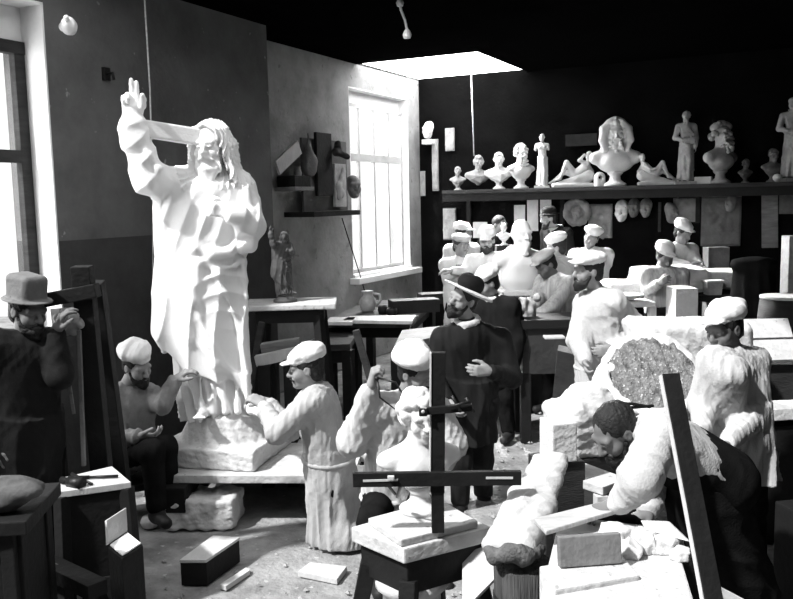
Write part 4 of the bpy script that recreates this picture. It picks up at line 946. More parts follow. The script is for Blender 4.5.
# ------------------------------------------------------------------ left: modelling easel
EY = 4.62
ea = thing('modelling_easel', 'tall dark wooden easel with a cross arm standing against the left window', 'easel', V(*P(92, 470, EY)[:2], 0))
obj('post', beam(P(82, 266, EY), PZ(112, 575, 0), .105, .08, V(0, -1, 0)), BLACKWOOD, ea)
obj('cross_arm', beam(P(46, 300, EY - .02), P(98, 290, EY - .02), .075, .09, V(0, -1, 0)), BLACKWOOD, ea)
obj('rear_post', beam(P(96, 282, EY + .12), PZ(118, 560, 0) + V(.02, .2, 0), .08, .08, V(0, -1, 0)), BLACKWOOD, ea)
obj('side_stick', beam(P(79, 330, EY - .05), P(84, 466, EY - .10), .022, .022, V(0, -1, 0)), CLAYGREY, ea)
obj('measuring_stick', beam(P(62, 335, EY - .05), P(74, 414, EY - .08), .018, .012, V(0, -1, 0)), WOOD, ea)
tag(obj('wedge', box(P(67, 296, EY), (.09, .06, .05), rot(.2)), BLACKWOOD), 'small dark wedge lying on the easel cross arm', 'wedge')
S = Sdf(); fc = P(66, 318, EY - .02)
for (x, y, dy, r) in ((58, 318, 0, .028), (66, 314, -.02, .036), (74, 316, -.04, .030), (70, 324, .0, .04), (62, 326, .02, .034), (78, 322, 0, .028), (73, 330, 0, .03)): S.ell(P(x, y, EY - .02 + dy), r, None, .02)
S.chain([P(58, 322, EY), P(66, 330, EY), P(80, 326, EY - .03)], .02, .02)
S.fold(.006, 60, 2, 'noise', (1, 1, 1)); fg = thing('clay_sketch', 'small lumpy clay figure clamped to the dark easel', 'clay model', fc); sculpt('clay', S, .007, DULLCAST, fg)
obj('back_board', beam(P(52, 322, EY + .06), P(84, 320, EY + .06), .15, .02, V(0, -1, 0)), WOOD, fg)
obj('armature', beam(P(56, 336, EY + .03), P(58, 352, EY + .03), .02, .02, V(0, -1, 0)), WOOD, fg)
# low table with tools beside the easel
TY = 4.3
q = [P(57, 492, TY), P(131, 482, TY), P(112, 466, TY + .4), P(60, 478, TY + .3)]
zt = .72; q = [PZ(*pix(p), zt) for p in q]
lt = thing('tool_table', 'low dark table with pale worn top holding tools at the easel foot', 'table', V(*np.mean(q, 0)[:2], 0))
obj('tabletop', slab(q, .035), PALEWOOD, lt)
cc = np.mean(q, 0)
for p in q: obj('leg', beam(p + (cc - p) * .12 - UP * .03, V(p[0], p[1], 0), .06, .06), BLACKWOOD, lt)
obj('dark_infill_panel', slab([p + (cc - p) * .08 - UP * .03 for p in q], .50), BLACKWOOD, lt)  # black panel added to darken the space under the tabletop
for (x0, y0, x1, y1, r, nm, lb) in ((70, 478, 118, 476, .012, 'chisel', 'dark long handled chisel lying across the pale tool table'), (62, 480, 82, 484, .02, 'mallet', 'dark mallet lying on the pale tool table'), (72, 474, 92, 484, .010, 'rasp', 'thin dark rasp lying aslant beside the mallet')):
    a, b = PZ(x0, y0, zt + r), PZ(x1, y1, zt + r); t = thing(nm, lb, nm, (a + b) / 2 - UP * r)
    obj('handle', tube([a, (a * .6 + b * .4)], [r, r * .8], 10), BLACKWOOD, t); obj('blade' if nm != 'mallet' else 'head', tube([a * .62 + b * .38, b], [r * .6, r * .7] if nm != 'mallet' else [r * 1.6, r * 1.6], 8), IRON, t)
# case with papers below
a, b, c2, d2 = PZ(108, 547, .53), PZ(122, 559, .53), PZ(143, 545, .53), PZ(128, 533, .53)
pc_ = thing('open_case', 'dark open case with pale papers inside below the tool table', 'case', V(*((a + c2) / 2)[:2], 0))
obj('case_body', slab([a, b, c2, d2], .52), BLACKWOOD, pc_)
obj('lid', slab([a + V(0, 0, .01), d2 + V(0, 0, .01), d2 + V(-.02, .06, .11), a + V(-.02, .06, .11)], .012), PALEWOOD, pc_)
cc = (a + b + c2 + d2) / 4; tag(obj('paper', slab([p + (cc - p) * .12 + UP * .012 for p in (a, b, c2, d2)], .008, .002), PAPER), 'loose pale papers lying in the open dark case', 'paper')
# heap and boards in the dark corner
S = Sdf()
for (x, y, Y, r) in ((8, 487, 3.55, .08), (20, 492, 3.5, .07), (30, 486, 3.6, .05), (0, 500, 3.5, .08)): S.ell(P(x, y, Y), (r * 1.3, r, r * .6), None, .04)
S.fold(.012, 30, 5, 'crease', (1, 1, 1)); hc = P(10, 495, 3.55)
tag(sculpt('work_rag', S, .008, RAG, None, hc), 'crumpled grey rag lying on the dark bench end at the extreme left', 'rag')
bt = hc[2] - .055
bc = thing('workbench', 'dark bench end under the crumpled rag at the extreme left', 'bench', V(hc[0] - .1, hc[1] + .1, 0))
obj('benchtop', box(V(hc[0] - .16, hc[1] + .05, bt - .03), (.55, .5, .06), rot(.1)), BLACKWOOD, bc); obj('dark_infill_block', box(V(hc[0] - .16, hc[1] + .06, bt * .5 + .05), (.46, .40, bt - .22), rot(.1)), BLACKWOOD, bc)  # black block added to darken the space under the benchtop
for x in (-.36, .04):
    for y in (-.12, .22): obj('leg', box(V(hc[0] + x, hc[1] + y, (bt - .05) / 2), (.06, .06, bt - .05)), BLACKWOOD, bc)
tr = thing('trestle', 'dark low trestle with dusty rail in the bottom corner', 'trestle', V(*PZ(70, 590, .3)[:2], 0))
obj('rail', beam(PZ(28, 556, .40), PZ(98, 590, .40), .10, .07), BLACKWOOD, tr)
ra, rb = PZ(34, 558, .38), PZ(94, 588, .38)
for p, dx in ((ra, -.12), (ra, .12), (rb, -.12), (rb, .12)): obj('leg', beam(p, V(p[0] + dx * .6, p[1] + dx, 0), .06, .06), BLACKWOOD, tr)
tag(obj('dust_sheet', slab([PZ(35, 556, .425), PZ(60, 566, .425), PZ(84, 577, .425), PZ(50, 560, .44)], .02, .004), CLAYGREY), 'grey strip of dusty cloth laid along the dark trestle', 'cloth')
tag(obj('stone_wedge', slab([PZ(78, 572, .24), PZ(87, 575, .24), PZ(92, 560, .24), PZ(84, 558, .24)], .24, .01), CLAYGREY), 'grey wedge shaped stone standing behind the dark trestle', 'stone')
tag(obj('stone_slab', slab([PZ(76, 590, .28), PZ(100, 589, .28), PZ(97, 582, .28), PZ(80, 582, .28)], .05, .008), DULLCAST), 'small grey slab propped beside the bottom corner trestle', 'slab')
bpos = PZ(88, 596, .10); tag(obj('floor_box', box(V(bpos[0], bpos[1] + .05, .115), (.34, .26, .23), rot(.2)), BLACKWOOD), 'small dark box holding up the grey slab', 'box')
wc_ = P(8, 392, 5.0); S = Sdf(); S.cap(P(-8, 380, 5.), P(18, 388, 5.), .10, .07, .04); S.cap(P(-8, 398, 5.), P(15, 400, 5.), .08, .06, .04); S.fold(.012, 26, 4)
tag(sculpt('dust_cloth', S, .009, LINEN, None, wc_), 'white cloth bundled on a ledge behind the dark man', 'cloth')
lg = P(4, 412, 5.0); tag(obj('ledge_box', box(V(lg[0], lg[1], (lg[2] + .0) / 2), (.55, .45, lg[2] - .0), None, .01), BLACKWOOD), 'dark chest carrying the bundled white cloth', 'chest')
# ------------------------------------------------------------------ back shelf and its sculptures
SZ = 2.27
shf = thing('long_shelf', 'long dark shelf across the back wall carrying the row of sculptures', 'shelf', C_(3.4, .2, SZ - .14))
obj('shelf_board', cbox(.58, 7.2, .01, .52, SZ - .05, SZ, .004), DARKWOOD, shf)
obj('fascia', cbox(.58, 7.2, .46, .50, SZ - .16, SZ - .05, .004), BLACKWOOD, shf)
for t in (.8, 2.2, 4.0, 5.8, 7.0): obj('bracket', [cbox(t - .03, t + .03, .01, .44, SZ - .13, SZ - .05, .003), cbox(t - .03, t + .03, .01, .06, SZ - .5, SZ - .05, .003)], BLACKWOOD, shf)
def onshelf(px, d=.28):
    "shelf point seen in column px"
    o = C_(0, d, SZ); r = ray(px, 188.); r = r / r[1]; n = NB; Y = ((o - CAM) @ n) / (r @ n); p = CAM + r * Y; return V(p[0], p[1], SZ)
def hpx(px, top):                                             # height that reaches picture row top
    p = onshelf(px); lo, hi = 0., 3.
    for _ in range(40):
        m_ = (lo + hi) / 2
        if pix(p + UP * m_)[1] > top: lo = m_
        else: hi = m_
    return lo
fw = (-.25, -1, -.05)
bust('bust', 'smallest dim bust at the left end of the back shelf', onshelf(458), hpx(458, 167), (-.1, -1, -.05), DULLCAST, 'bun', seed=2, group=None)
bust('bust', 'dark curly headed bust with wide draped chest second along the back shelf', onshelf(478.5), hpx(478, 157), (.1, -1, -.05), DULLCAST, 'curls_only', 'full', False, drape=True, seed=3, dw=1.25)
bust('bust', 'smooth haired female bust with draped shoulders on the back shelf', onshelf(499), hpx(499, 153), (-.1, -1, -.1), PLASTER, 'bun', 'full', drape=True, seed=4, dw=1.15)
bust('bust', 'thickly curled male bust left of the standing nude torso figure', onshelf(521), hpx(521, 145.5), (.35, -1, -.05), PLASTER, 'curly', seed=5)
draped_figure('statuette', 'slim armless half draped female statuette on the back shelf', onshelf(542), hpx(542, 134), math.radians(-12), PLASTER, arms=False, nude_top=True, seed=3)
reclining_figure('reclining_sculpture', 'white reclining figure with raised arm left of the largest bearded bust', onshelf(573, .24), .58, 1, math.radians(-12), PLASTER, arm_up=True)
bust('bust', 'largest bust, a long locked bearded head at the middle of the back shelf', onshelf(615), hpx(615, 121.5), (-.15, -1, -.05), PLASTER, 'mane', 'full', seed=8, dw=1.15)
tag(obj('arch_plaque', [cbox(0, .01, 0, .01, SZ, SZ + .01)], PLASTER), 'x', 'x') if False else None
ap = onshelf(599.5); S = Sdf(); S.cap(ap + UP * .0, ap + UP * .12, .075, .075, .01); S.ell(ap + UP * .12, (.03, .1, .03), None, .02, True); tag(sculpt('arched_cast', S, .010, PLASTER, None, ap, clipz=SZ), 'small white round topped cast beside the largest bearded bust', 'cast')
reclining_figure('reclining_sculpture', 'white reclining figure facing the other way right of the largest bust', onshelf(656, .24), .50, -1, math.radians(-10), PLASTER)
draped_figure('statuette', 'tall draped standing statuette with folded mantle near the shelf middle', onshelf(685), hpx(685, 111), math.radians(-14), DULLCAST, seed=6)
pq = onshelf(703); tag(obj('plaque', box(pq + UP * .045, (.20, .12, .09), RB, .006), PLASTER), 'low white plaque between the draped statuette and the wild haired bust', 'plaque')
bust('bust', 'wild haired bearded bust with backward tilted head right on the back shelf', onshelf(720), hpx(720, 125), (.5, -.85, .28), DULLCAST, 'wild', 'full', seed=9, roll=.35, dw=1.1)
bust('bust', 'dim dark bust before the last tall figure', onshelf(772), hpx(772, 149), (.1, -1, 0), DIMCAST, 'bun', seed=10)
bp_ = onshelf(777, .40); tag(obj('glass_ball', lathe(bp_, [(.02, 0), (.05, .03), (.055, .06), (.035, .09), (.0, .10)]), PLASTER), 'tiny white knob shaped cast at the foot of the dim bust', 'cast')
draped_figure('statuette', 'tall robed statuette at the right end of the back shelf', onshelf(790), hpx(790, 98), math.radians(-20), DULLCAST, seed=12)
bust('bust', 'dim small dark bust beside the wild haired bust', onshelf(745), hpx(745, 160), (.2, -1, 0), DIMCAST, 'curls_only', seed=14)
# ------------------------------------------------------------------ things hung on the back wall
def onwall(px, py, d=.02):
    o = C_(0, d, 0); r = ray(px, py); t = ((o - CAM) @ NB) / (r @ NB); return CAM + r * t
def panel(name, x0, y0, x1, y1, mt, label, cat, d=.03, t=.02, relief=None, rmat=None, frame=False):
    a, b = onwall((x0 + x1) / 2, y0, d), onwall((x0 + x1) / 2, y1, d); l, r = onwall(x0, (y0 + y1) / 2, d), onwall(x1, (y0 + y1) / 2, d)
    c = (l + r) / 2; c[2] = (a[2] + b[2]) / 2; w = np.linalg.norm(r - l); h = a[2] - b[2]
    rt = thing(name, label, cat, c - NB * t)
    obj('panel', box(c - NB * t * .5, (w, t, h), RB, .004), mt, rt)
    if relief is not None:
        S = Sdf(); rs = np.random.RandomState(relief)
        for i in range(9):
            p = c + WB * rs.uniform(-.32, .32) * w + UP * rs.uniform(-.36, .36) * h; q = p + WB * rs.uniform(-.2, .2) * w + UP * rs.uniform(-.25, .25) * h
            S.cap(p, q, .10 * w * rs.uniform(.5, 1), .06 * w, .03)
        S.box(c, (w * .48, .012, h * .48), RB, .004, .02); sculpt('relief', S, .012, rmat or mt, rt)
    return rt
panel('sheet', 473, 222, 487, 238, PAPER, 'pale sheet pinned to the wall behind the bearded man with pale cap', 'sheet')
panel('white_slab', 514, 205, 525, 226, PLASTER, 'narrow white slab hung just left of the taller white slab', 'slab')
panel('white_slab', 527, 200, 538, 231, PLASTER, 'tallest of the white slabs hung above the large bust', 'slab')
panel('white_slab', 540, 199, 551, 222, PLASTER, 'white slab hung behind the black hatted man', 'slab')
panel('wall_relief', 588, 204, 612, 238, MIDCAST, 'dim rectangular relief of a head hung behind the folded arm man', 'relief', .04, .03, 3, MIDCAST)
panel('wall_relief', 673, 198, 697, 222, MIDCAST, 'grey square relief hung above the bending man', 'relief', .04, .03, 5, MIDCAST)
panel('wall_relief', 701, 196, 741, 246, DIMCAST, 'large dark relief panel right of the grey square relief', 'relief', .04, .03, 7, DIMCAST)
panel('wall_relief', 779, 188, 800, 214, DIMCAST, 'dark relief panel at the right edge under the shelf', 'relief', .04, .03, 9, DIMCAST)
panel('hung_strip', 658, 202, 661, 232, DARKWOOD, 'thin dark wooden strip hanging left of the grey square relief', 'strip', .04)
wl = onwall(577, 212, .14); S = Sdf(); n_ = 20
for i in range(n_):
    a = 2 * math.pi * i / n_; S.ell(wl + WB * math.cos(a) * .145 + UP * math.sin(a) * .15, .042 + .008 * (i % 3), None, .02)
S.add(lambda X: 5 + 0 * X[0], wl, wl); R = headframe(-NB * -1); add_head(S, wl + NB * .0 - UP * .02, headframe(NB), .75, False)
S.box(wl - NB * .04, (.13, .02, .14), RB, .01, .03); S.fold(.006, 40, 3, 'noise', (1, 1, 1)); tag(sculpt('wreath_medallion', S, .011, MIDCAST, None, wl), 'round wreath framed head hung under the shelf', 'medallion')
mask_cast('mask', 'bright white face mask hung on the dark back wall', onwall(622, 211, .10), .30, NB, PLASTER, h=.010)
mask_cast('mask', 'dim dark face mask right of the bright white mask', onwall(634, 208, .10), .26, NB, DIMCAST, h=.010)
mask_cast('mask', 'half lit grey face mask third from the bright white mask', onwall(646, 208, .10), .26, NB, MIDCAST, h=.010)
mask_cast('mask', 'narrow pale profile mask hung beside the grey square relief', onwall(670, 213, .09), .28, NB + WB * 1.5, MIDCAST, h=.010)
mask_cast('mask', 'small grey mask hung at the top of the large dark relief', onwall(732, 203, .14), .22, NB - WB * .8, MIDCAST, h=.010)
pl = onwall(769, 247, .05); tag(obj('wall_plank', box(pl + UP * .34, (.19, .03, .70), RB @ rot(0, 0, -.03), .004), WOOD), 'weathered vertical plank fixed to the back wall at right', 'plank')
wb = onwall(581.5, 140, .05); tag(obj('wall_batten', box(wb, (.44, .05, .16), RB, .006), mat('dim_batten', .03, .9)), 'faint dark batten high on the back wall above the shelf', 'batten')
# left end of the back wall
sp = C_(.10, .05, 1.95); panel('wall_carving', 443, 208, 456, 240, DIMCAST, 'dark carved panel hung below the left end of the shelf', 'panel', .05, .03, 11, DULLCAST)
def onniche(px, py, d=.02):
    o = B_(0, d, 0); r = ray(px, py); t = ((o - CAM) @ NL) / (r @ NL); return CAM + r * t
# things right of the window by the corner
kc = onwall(429, 130, .14); mask_cast('carved_bracket', 'pale carved head bracket on the pier right of the far window', kc, .26, NB - WB * .3, PLASTER, h=.010)
kb = onwall(429, 142, .10); tag(obj('corbel_block', box(kb, (.16, .18, .07), RB, .008), PLASTER), 'small white bracket block under the carved head', 'bracket')
panel('carved_strip', 432, 139, 438, 191, DULLCAST, 'tall narrow carved strip hung beside the far window', 'carving', .05, .03, 13, DULLCAST)
panel('hung_cast', 445, 128, 454, 151, DULLCAST, 'small grey hanging cast near the ceiling cord', 'cast', .05, .03, 15, DULLCAST)
panel('pale_strip', 420, 171, 425, 196, DULLCAST, 'small pale carved strip close to the far window jamb', 'carving', .04, .02)
# ------------------------------------------------------------------ casts on a board left of the far window
bd = thing('cast_board', 'dark hanging board for plaster casts left of the far window', 'board', onniche(323, 214, .16))
def nbox(x0, y0, x1, y1, d, t):
    c = onniche((x0 + x1) / 2, (y0 + y1) / 2, d); l, r = onniche(x0, (y0 + y1) / 2, d), onniche(x1, (y0 + y1) / 2, d); a, b = onniche((x0 + x1) / 2, y0, d), onniche((x0 + x1) / 2, y1, d)
    return c, (t, np.linalg.norm(r - l), a[2] - b[2])
c, sz = nbox(303, 140, 347, 214, .10, .03); obj('board', box(c, sz, RW, .005), mat('grey_board', .12, .9), bd)
c, sz = nbox(300, 211, 347, 216, .21, .40); obj('ledge', box(c, sz, RW, .005), BLACKWOOD, bd)
def ncast(name, x0, y0, x1, y1, mt, label, cat, seed=None, d=.16):
    c, sz = nbox(x0, y0, x1, y1, d, .04); rt = thing(name, label, cat, c); obj('plate', box(c, sz, RW, .006), mt, rt)
    if seed:
        S = Sdf(); rs = np.random.RandomState(seed)
        for i in range(7):
            p = c + NL * .02 + W_ * rs.uniform(-.3, .3) * sz[1] + UP * rs.uniform(-.4, .4) * sz[2]; S.ell(p, (.03, .05, .06), RW, .03)
        sculpt('relief', S, .010, mt, rt)
ncast('framed_cast', 316, 133, 331, 196, BLACKWOOD, 'tall dark framed panel hung above the cast ledge', 'panel')
ncast('relief_cast', 334, 164, 345, 207, DULLCAST, 'bright upright relief cast beside the far window', 'relief', 3)
vc = onniche(309, 160, .16); S = Sdf(); S.cap(vc - UP * .10, vc - UP * .02, .09, .10, .04).cap(vc + UP * .02, vc + UP * .20, .06, .025, .05); S.cap(vc + UP * .2, vc + UP * .3, .012, .010, .02); tag(sculpt('hanging_flask', S, .010, CLAYGREY, None, vc), 'grey flask shaped cast hanging left of the tall dark panel', 'cast')
fc = onniche(338, 152, .22); S = Sdf(); S.chain([fc + UP * .10, fc, fc + NL * .10 - UP * .06 + W_ * .06], [.04, .045, .03], .03).ell(fc + W_ * -.05, .05, None, .03); S.fold(.01, 40, 2, 'noise'); tag(sculpt('foot_cast', S, .010, DARKWOOD, None, fc), 'dark knobbly cast on a nail above the bright relief', 'cast')
mask_cast('mask', 'dark hanging mask close to the left side of the far window', onniche(353, 187, .12), .30, NL - W_ * .8, CLAYGREY, h=.010)
ws = thing('wall_shelf', 'little dark box shelf under the slanting sunlit streak', 'shelf', onniche(293, 180, .2))
c, sz = nbox(286, 176, 302, 190, .14, .24); obj('shelf_box', box(c, sz, RW, .006), BLACKWOOD, ws); c2_, sz2 = nbox(285, 187, 304, 191, .16, .28); obj('shelf_board', box(c2_, sz2, RW, .005), WOOD, ws)
jr = onniche(298, 172, .14); tag(obj('small_jar', lathe(jr - UP * .06, [(.04, 0), (.045, .05), (.03, .10), (.035, .12)]), DULLCAST), 'small pale jar on the little dark box shelf', 'jar')
sb = thing('sun_streak', 'pale strip painted as a slanting streak of sun above the little box shelf', 'board', onniche(288, 158, .2)); p0, p1 = onniche(277, 168, .25), onniche(299, 147, .25); obj('board', beam(p0, p1, .16, .03, NL), PALEWOOD, sb)  # pale strip added in place of a slanting patch of sun
# wires and lamps
def cord(pts, label, r=.008): return tag(obj('cord', tube(pts, r, 6), ROPE), label, 'cord')
cord([P(144, -10, 6.7), P(150, 90, 6.7), P(153, 200, 6.7), P(153, 320, 6.75)], 'thin pale cord hanging behind the raised arm of the statue', .007)
ct = PZ(471, 68, CEIL); cord([ct, P(472.5, 110, ct[1]), P(474, 156, ct[1])], 'thin cord hanging from the corner skylight', .008)
hk = P(63, 27, 6.25) + NL * .04; lm = thing('wall_insulator', 'white porcelain lamp knob on the wall above the left window', 'insulator', hk)
obj('knob', lathe(hk - NL * .05, [(.03, 0), (.035, .03), (.06, .05), (.065, .08), (.04, .11), (.0, .12)], 20, np.array([W_, UP, NL]).T), PORCELAIN, lm); obj('arm', tube([hk + NL * .02, hk + NL * .06 - W_ * .06 + UP * .05], .018, 8), PORCELAIN, lm)
nk_ = (lambda: (lambda r: CAM + r * (((OA + NL * .02 - CAM) @ NL) / (r @ NL)))(ray(107, 74)))(); tag(obj('iron_hook', [tube([nk_ - NL * .02, nk_ + NL * .06, nk_ + NL * .07 - UP * .05], .012, 8), box(nk_ - NL * .01, (.03, .07, .10), RW, .004)], IRON), 'black iron hook in the wall left of the raised hand', 'hook')
gp = P(402, 8, 7.6); gt = thing('pendant_lamp', 'small bright pendant fitting hanging from the dark ceiling', 'lamp', P(407, 36, 7.6))
top = V(gp[0] - .03, gp[1], CEIL); g2 = P(407, 30, 7.6); obj('chain', tube([top, P(401, 10, 7.6), P(405, 20, 7.6), g2], .012, 8), PORCELAIN, gt); obj('shade', lathe(g2 - UP * .07, [(.03, 0), (.04, .03), (.028, .06), (.012, .08)], 16), PORCELAIN, gt); obj('bulb_holder', lathe(P(400, 4, 7.6), [(.025, -.02), (.035, .01), (.02, .04)], 14), PORCELAIN, gt)
wire = tag(obj('wall_wire', tube([onniche(342, 218, .08), onniche(352, 250, .06), onniche(361, 278, .10), onniche(366, 296, .2)], .008, 6), BLACKWOOD), 'dark wire sagging below the cast ledge towards the jug', 'wire')
# ------------------------------------------------------------------ benches by the far window
def bench(label, quad, z, mt, t=.06, name='workbench', shelf=True, legw=.09):
    q = [PZ(*p, z) for p in quad]; c = np.mean(q, 0); rt = thing(name, label, 'bench', V(c[0], c[1], 0)); obj('benchtop', slab(q, t), mt, rt)
    for p in q:
        k = p + (c - p) * .12; obj('leg', box(V(k[0], k[1], (z - t) / 2), (legw, legw, z - t), RW, .005), BLACKWOOD, rt)
    if shelf: obj('rail', slab([p + (c - p) * .14 - UP * t for p in q], .12), BLACKWOOD, rt)
    return rt, c
b1, bc1 = bench('long dusty workbench under the far window', ((322, 322), (410, 322), (436, 300), (368, 300)), .95, mat('grimy_wood', .085, .85, 4, .5, .3, 30))
b2_, bc2 = bench('dark workbench below the kneeling group in mid room', ((302, 346), (350, 344), (358, 331), (322, 332)), .86, DARKWOOD)
b3, bc3 = bench('dark low bench with pale edges behind the black coated man', ((394, 346), (446, 334), (440, 326), (402, 330)), .98, WOOD)
zb = .95
def onb(px, py): return PZ(px, py, zb)
j = onb(368, 312); jg = thing('jug', 'glazed earthenware jug standing on the bench under the far window', 'jug', j)
obj('body', lathe(j, [(.055, 0), (.075, .02), (.095, .08), (.085, .14), (.055, .18), (.06, .215), (.066, .23)]), EARTHEN, jg)
obj('handle', tube([j + V(.06, 0, .20), j + V(.13, 0, .19), j + V(.14, 0, .12), j + V(.09, 0, .06)], .014, 8), EARTHEN, jg)
for (px, py, r, hh, lb) in ((383, 314, .055, .09, 'dark small pot beside the earthenware jug'), (392, 315, .06, .07, 'dark squat pot second from the jug')):
    p = onb(px, py); tag(obj('pot', lathe(p, [(r * .8, 0), (r, hh * .5), (r * .9, hh), (r * .7, hh), (r * .65, hh * .3)]), BLACKWOOD), lb, 'pot')
for (px, py, w, hh, lb) in ((414, 312, .52, .14, 'long dark box on the bench under the far window'), (436, 303, .40, .12, 'short dark box beyond the long dark box')):
    p = onb(px, py); tag(obj('box', box(p + UP * hh / 2, (w, .22, hh), rot(.25), .006), BLACKWOOD), lb, 'box')
for quad, z, lb in ((((326, 322), (352, 322), (356, 317), (330, 317)), .985, 'short pale board on the near corner of the window bench'), (((342, 320), (412, 321), (416, 315), (350, 316)), .985, 'long pale board lying before the jug on the window bench')):
    tag(obj('bench_board', slab([PZ(*p, z) for p in quad], .034), PALEWOOD), lb, 'board')
for (x0, y0, x1, y1, Y, w, mt, lb) in ((262, 350, 300, 344, 6.4, .10, WOOD, 'pale timber baulk lying behind the kneeling man cap'), (256, 361, 298, 352, 6.3, .08, PALEWOOD, 'light plank edge behind the kneeling man shoulder')):
    a, b = P(x0, y0, Y), P(x1, y1, Y); t = thing('timber_baulk', lb, 'timber', V(*((a + b) / 2)[:2], (a[2] + b[2]) / 2 - w / 2)); obj('baulk', beam(a, b, w, w), mt, t)
    for k in (.2, .8):
        p = a + (b - a) * k; obj('prop', box(V(p[0], p[1], (p[2] - w / 2) / 2), (.09, .12, p[2] - w / 2)), BLACKWOOD, t)
for (x0, y0, x1, y1, Y, lb) in ((262, 322, 253, 372, 6.75, 'dark slanting pole leaning beside the maquette stand'), (356, 330, 372, 385, 6.0, 'dark slanting pole standing behind the beret man shoulder')):
    a = P(x0, y0, Y); b = P(x1, y1, Y); d = b - a; b = a + d * (a[2] / -d[2]); tag(obj('pole', beam(a, b, .05, .05), DARKWOOD), lb, 'pole')
# ------------------------------------------------------------------ large white bust and its stand
LY = 8.6
lf = P(521, 291, LY); rt = bust('bust', 'oversized white bust of a bald bearded man amid the group', lf + UP * .0, .72, (.35, -1, -.1), MARBLE, 'beard', 'full', False, seed=31, dw=1.22, h=.010, torso=True)
stn = thing('bust_stand', 'narrow pale stand under the oversized white bust', 'stand', V(lf[0], lf[1], 0)); obj('top_board', box(lf - UP * .01, (.46, .30, .05), None, .01), ROUGH, stn); obj('post', box(lf - UP * .14, (.13, .13, .41), None, .005), PLASTERED, stn)
zz2 = lf[2] - .34; obj('table_frame', box(V(lf[0], lf[1], zz2 / 2), (.46, .42, zz2), None, .006), BLACKWOOD, stn)
hd = P(504, 245, 10.2); bust('bust', 'small blank white head on a post between the bearded man and the oversized bust', hd, .25, (-.2, -1, -.1), PLASTER, 'bun', seed=33); tag(obj('pedestal_post', box(V(hd[0], hd[1], hd[2] / 2), (.2, .2, hd[2]), None, .006), BLACKWOOD), 'dark post under the small blank white head', 'pedestal')
# modelling bench, dark crate stacks in the middle
cx = P(549, 345, 7.5); mb = thing('dark_workbench', 'black heavy bench in the middle with a pale slip of board on it', 'bench', V(cx[0], cx[1], 0))
ztop = P(549, 316, 7.5)[2]
obj('benchtop', box(V(cx[0], cx[1], ztop - .04), (.62, .5, .08), None, .006), BLACKWOOD, mb); obj('chest', box(V(cx[0], cx[1], ztop - .28), (.54, .44, .40), None, .006), mat('brown_chest', .035, .85, 4, .4, .3, 30), mb)
for x in (-.24, .24):
    for y in (-.18, .18): obj('leg', box(V(cx[0] + x, cx[1] + y, (ztop - .47) / 2), (.09, .09, ztop - .47)), BLACKWOOD, mb)
obj('shelf_slip', box(P(554, 337, 7.12), (.17, .12, .02)), PALEWOOD, mb)
dk = P(506, 340, 8.3); kz = P(506, 318, 8.3)[2]; tag(obj('dark_chest', box(V(dk[0], dk[1] + .1, kz / 2), (.30, .3, kz), None, .008), BLACKWOOD), 'dark tall chest left of the black heavy bench', 'chest')
S = Sdf(); pf_ = P(530, 306, 7.55)
for i in range(9): S.ell(pf_ + V(random.uniform(-.10, .06), random.uniform(-.05, .05), random.uniform(-.05, .1)), random.uniform(.03, .05), None, .02)
S.fold(.008, 50, 3, 'noise'); S.cap(V(pf_[0] - .02, pf_[1], ztop), pf_, .07, .05, .03); tag(sculpt('clay_group', S, .010, DULLCAST, None, V(pf_[0], pf_[1], ztop)), 'small lumpy clay model on the black heavy bench', 'clay model')
bx_ = STEP_AT; tag(obj('step_box', box(V(bx_[0], bx_[1], bx_[2] / 2), (.6, .5, bx_[2]), None, .006), BLACKWOOD), 'dark step box under the black hatted man', 'box')
# ------------------------------------------------------------------ far right bench with long slab
ly = 9.35; zl = P(680, 292, ly)[2]
lb_ = thing('workbench', 'long bench at the back carrying the long white marble slab', 'bench', V(*P(685, 292, ly)[:2], 0))
a, b = P(606, 296, ly), P(757, 288, ly); zl = (a[2] + b[2]) / 2; L = np.linalg.norm((b - a)[:2]); cc = (a + b) / 2
Rl = rot(math.atan2(-(.2), 1) * 0)
obj('benchtop', box(V(cc[0], cc[1], zl - .035), (L, .75, .07), None, .006), DARKWOOD, lb_)
for x in (-.45, 0, .45):
    for y in (-.3, .3): obj('leg', box(V(cc[0] + x * L, cc[1] + y, (zl - .07) / 2), (.10, .10, zl - .07)), BLACKWOOD, lb_)
S = Sdf()
for (x0, x1, y0, y1, dy) in ((604, 640, 281, 293, .0), (634, 700, 269, 287, .05), (690, 748, 272, 285, .08)):
    p, q2 = P(x0, y1, ly + dy), P(x1, y0, ly + dy); c = (p + q2) / 2; c[2] = (max(p[2], zl) + q2[2]) / 2; S.box(c, (abs(q2[0] - p[0]) / 2, .26, max(.05, abs(q2[2] - zl) / 2)), None, .03, .06)
S.fold(.014, 16, 4, 'noise', (1, 1, 1)); S.fold(.008, 50, 4, 'noise', (1, 1, 1)); tag(sculpt('marble_slab', S, .012, ROUGH, None, V(cc[0], cc[1], zl), clipz=zl), 'long rough white marble slab lying on the back bench', 'slab')
t1 = P(713, 273, ly - .30); tub = thing('small_tub', 'square pale tub standing before the long marble slab', 'tub', V(t1[0], t1[1], zl)); obj('tub_body', box(V(t1[0], t1[1], zl + .075), (.15, .13, .15), None, .006, taper=(1.15, 1.15)), DULLCAST, tub); obj('rim', box(V(t1[0], t1[1], zl + .15), (.185, .165, .02), None, .005), PLASTER, tub)
pd = P(682, 287, 8.35); tag(obj('pedestal_block', box(V(pd[0], pd[1], pd[2] / 2), (.22, .30, pd[2]), None, .008), ROUGH), 'white upright stone block in front of the striped shirt man', 'block')
tb2, c2b = bench('dark narrow table behind the white upright block', ((694, 289), (757, 287), (752, 281), (700, 282)), 1.02, DARKWOOD, .04)
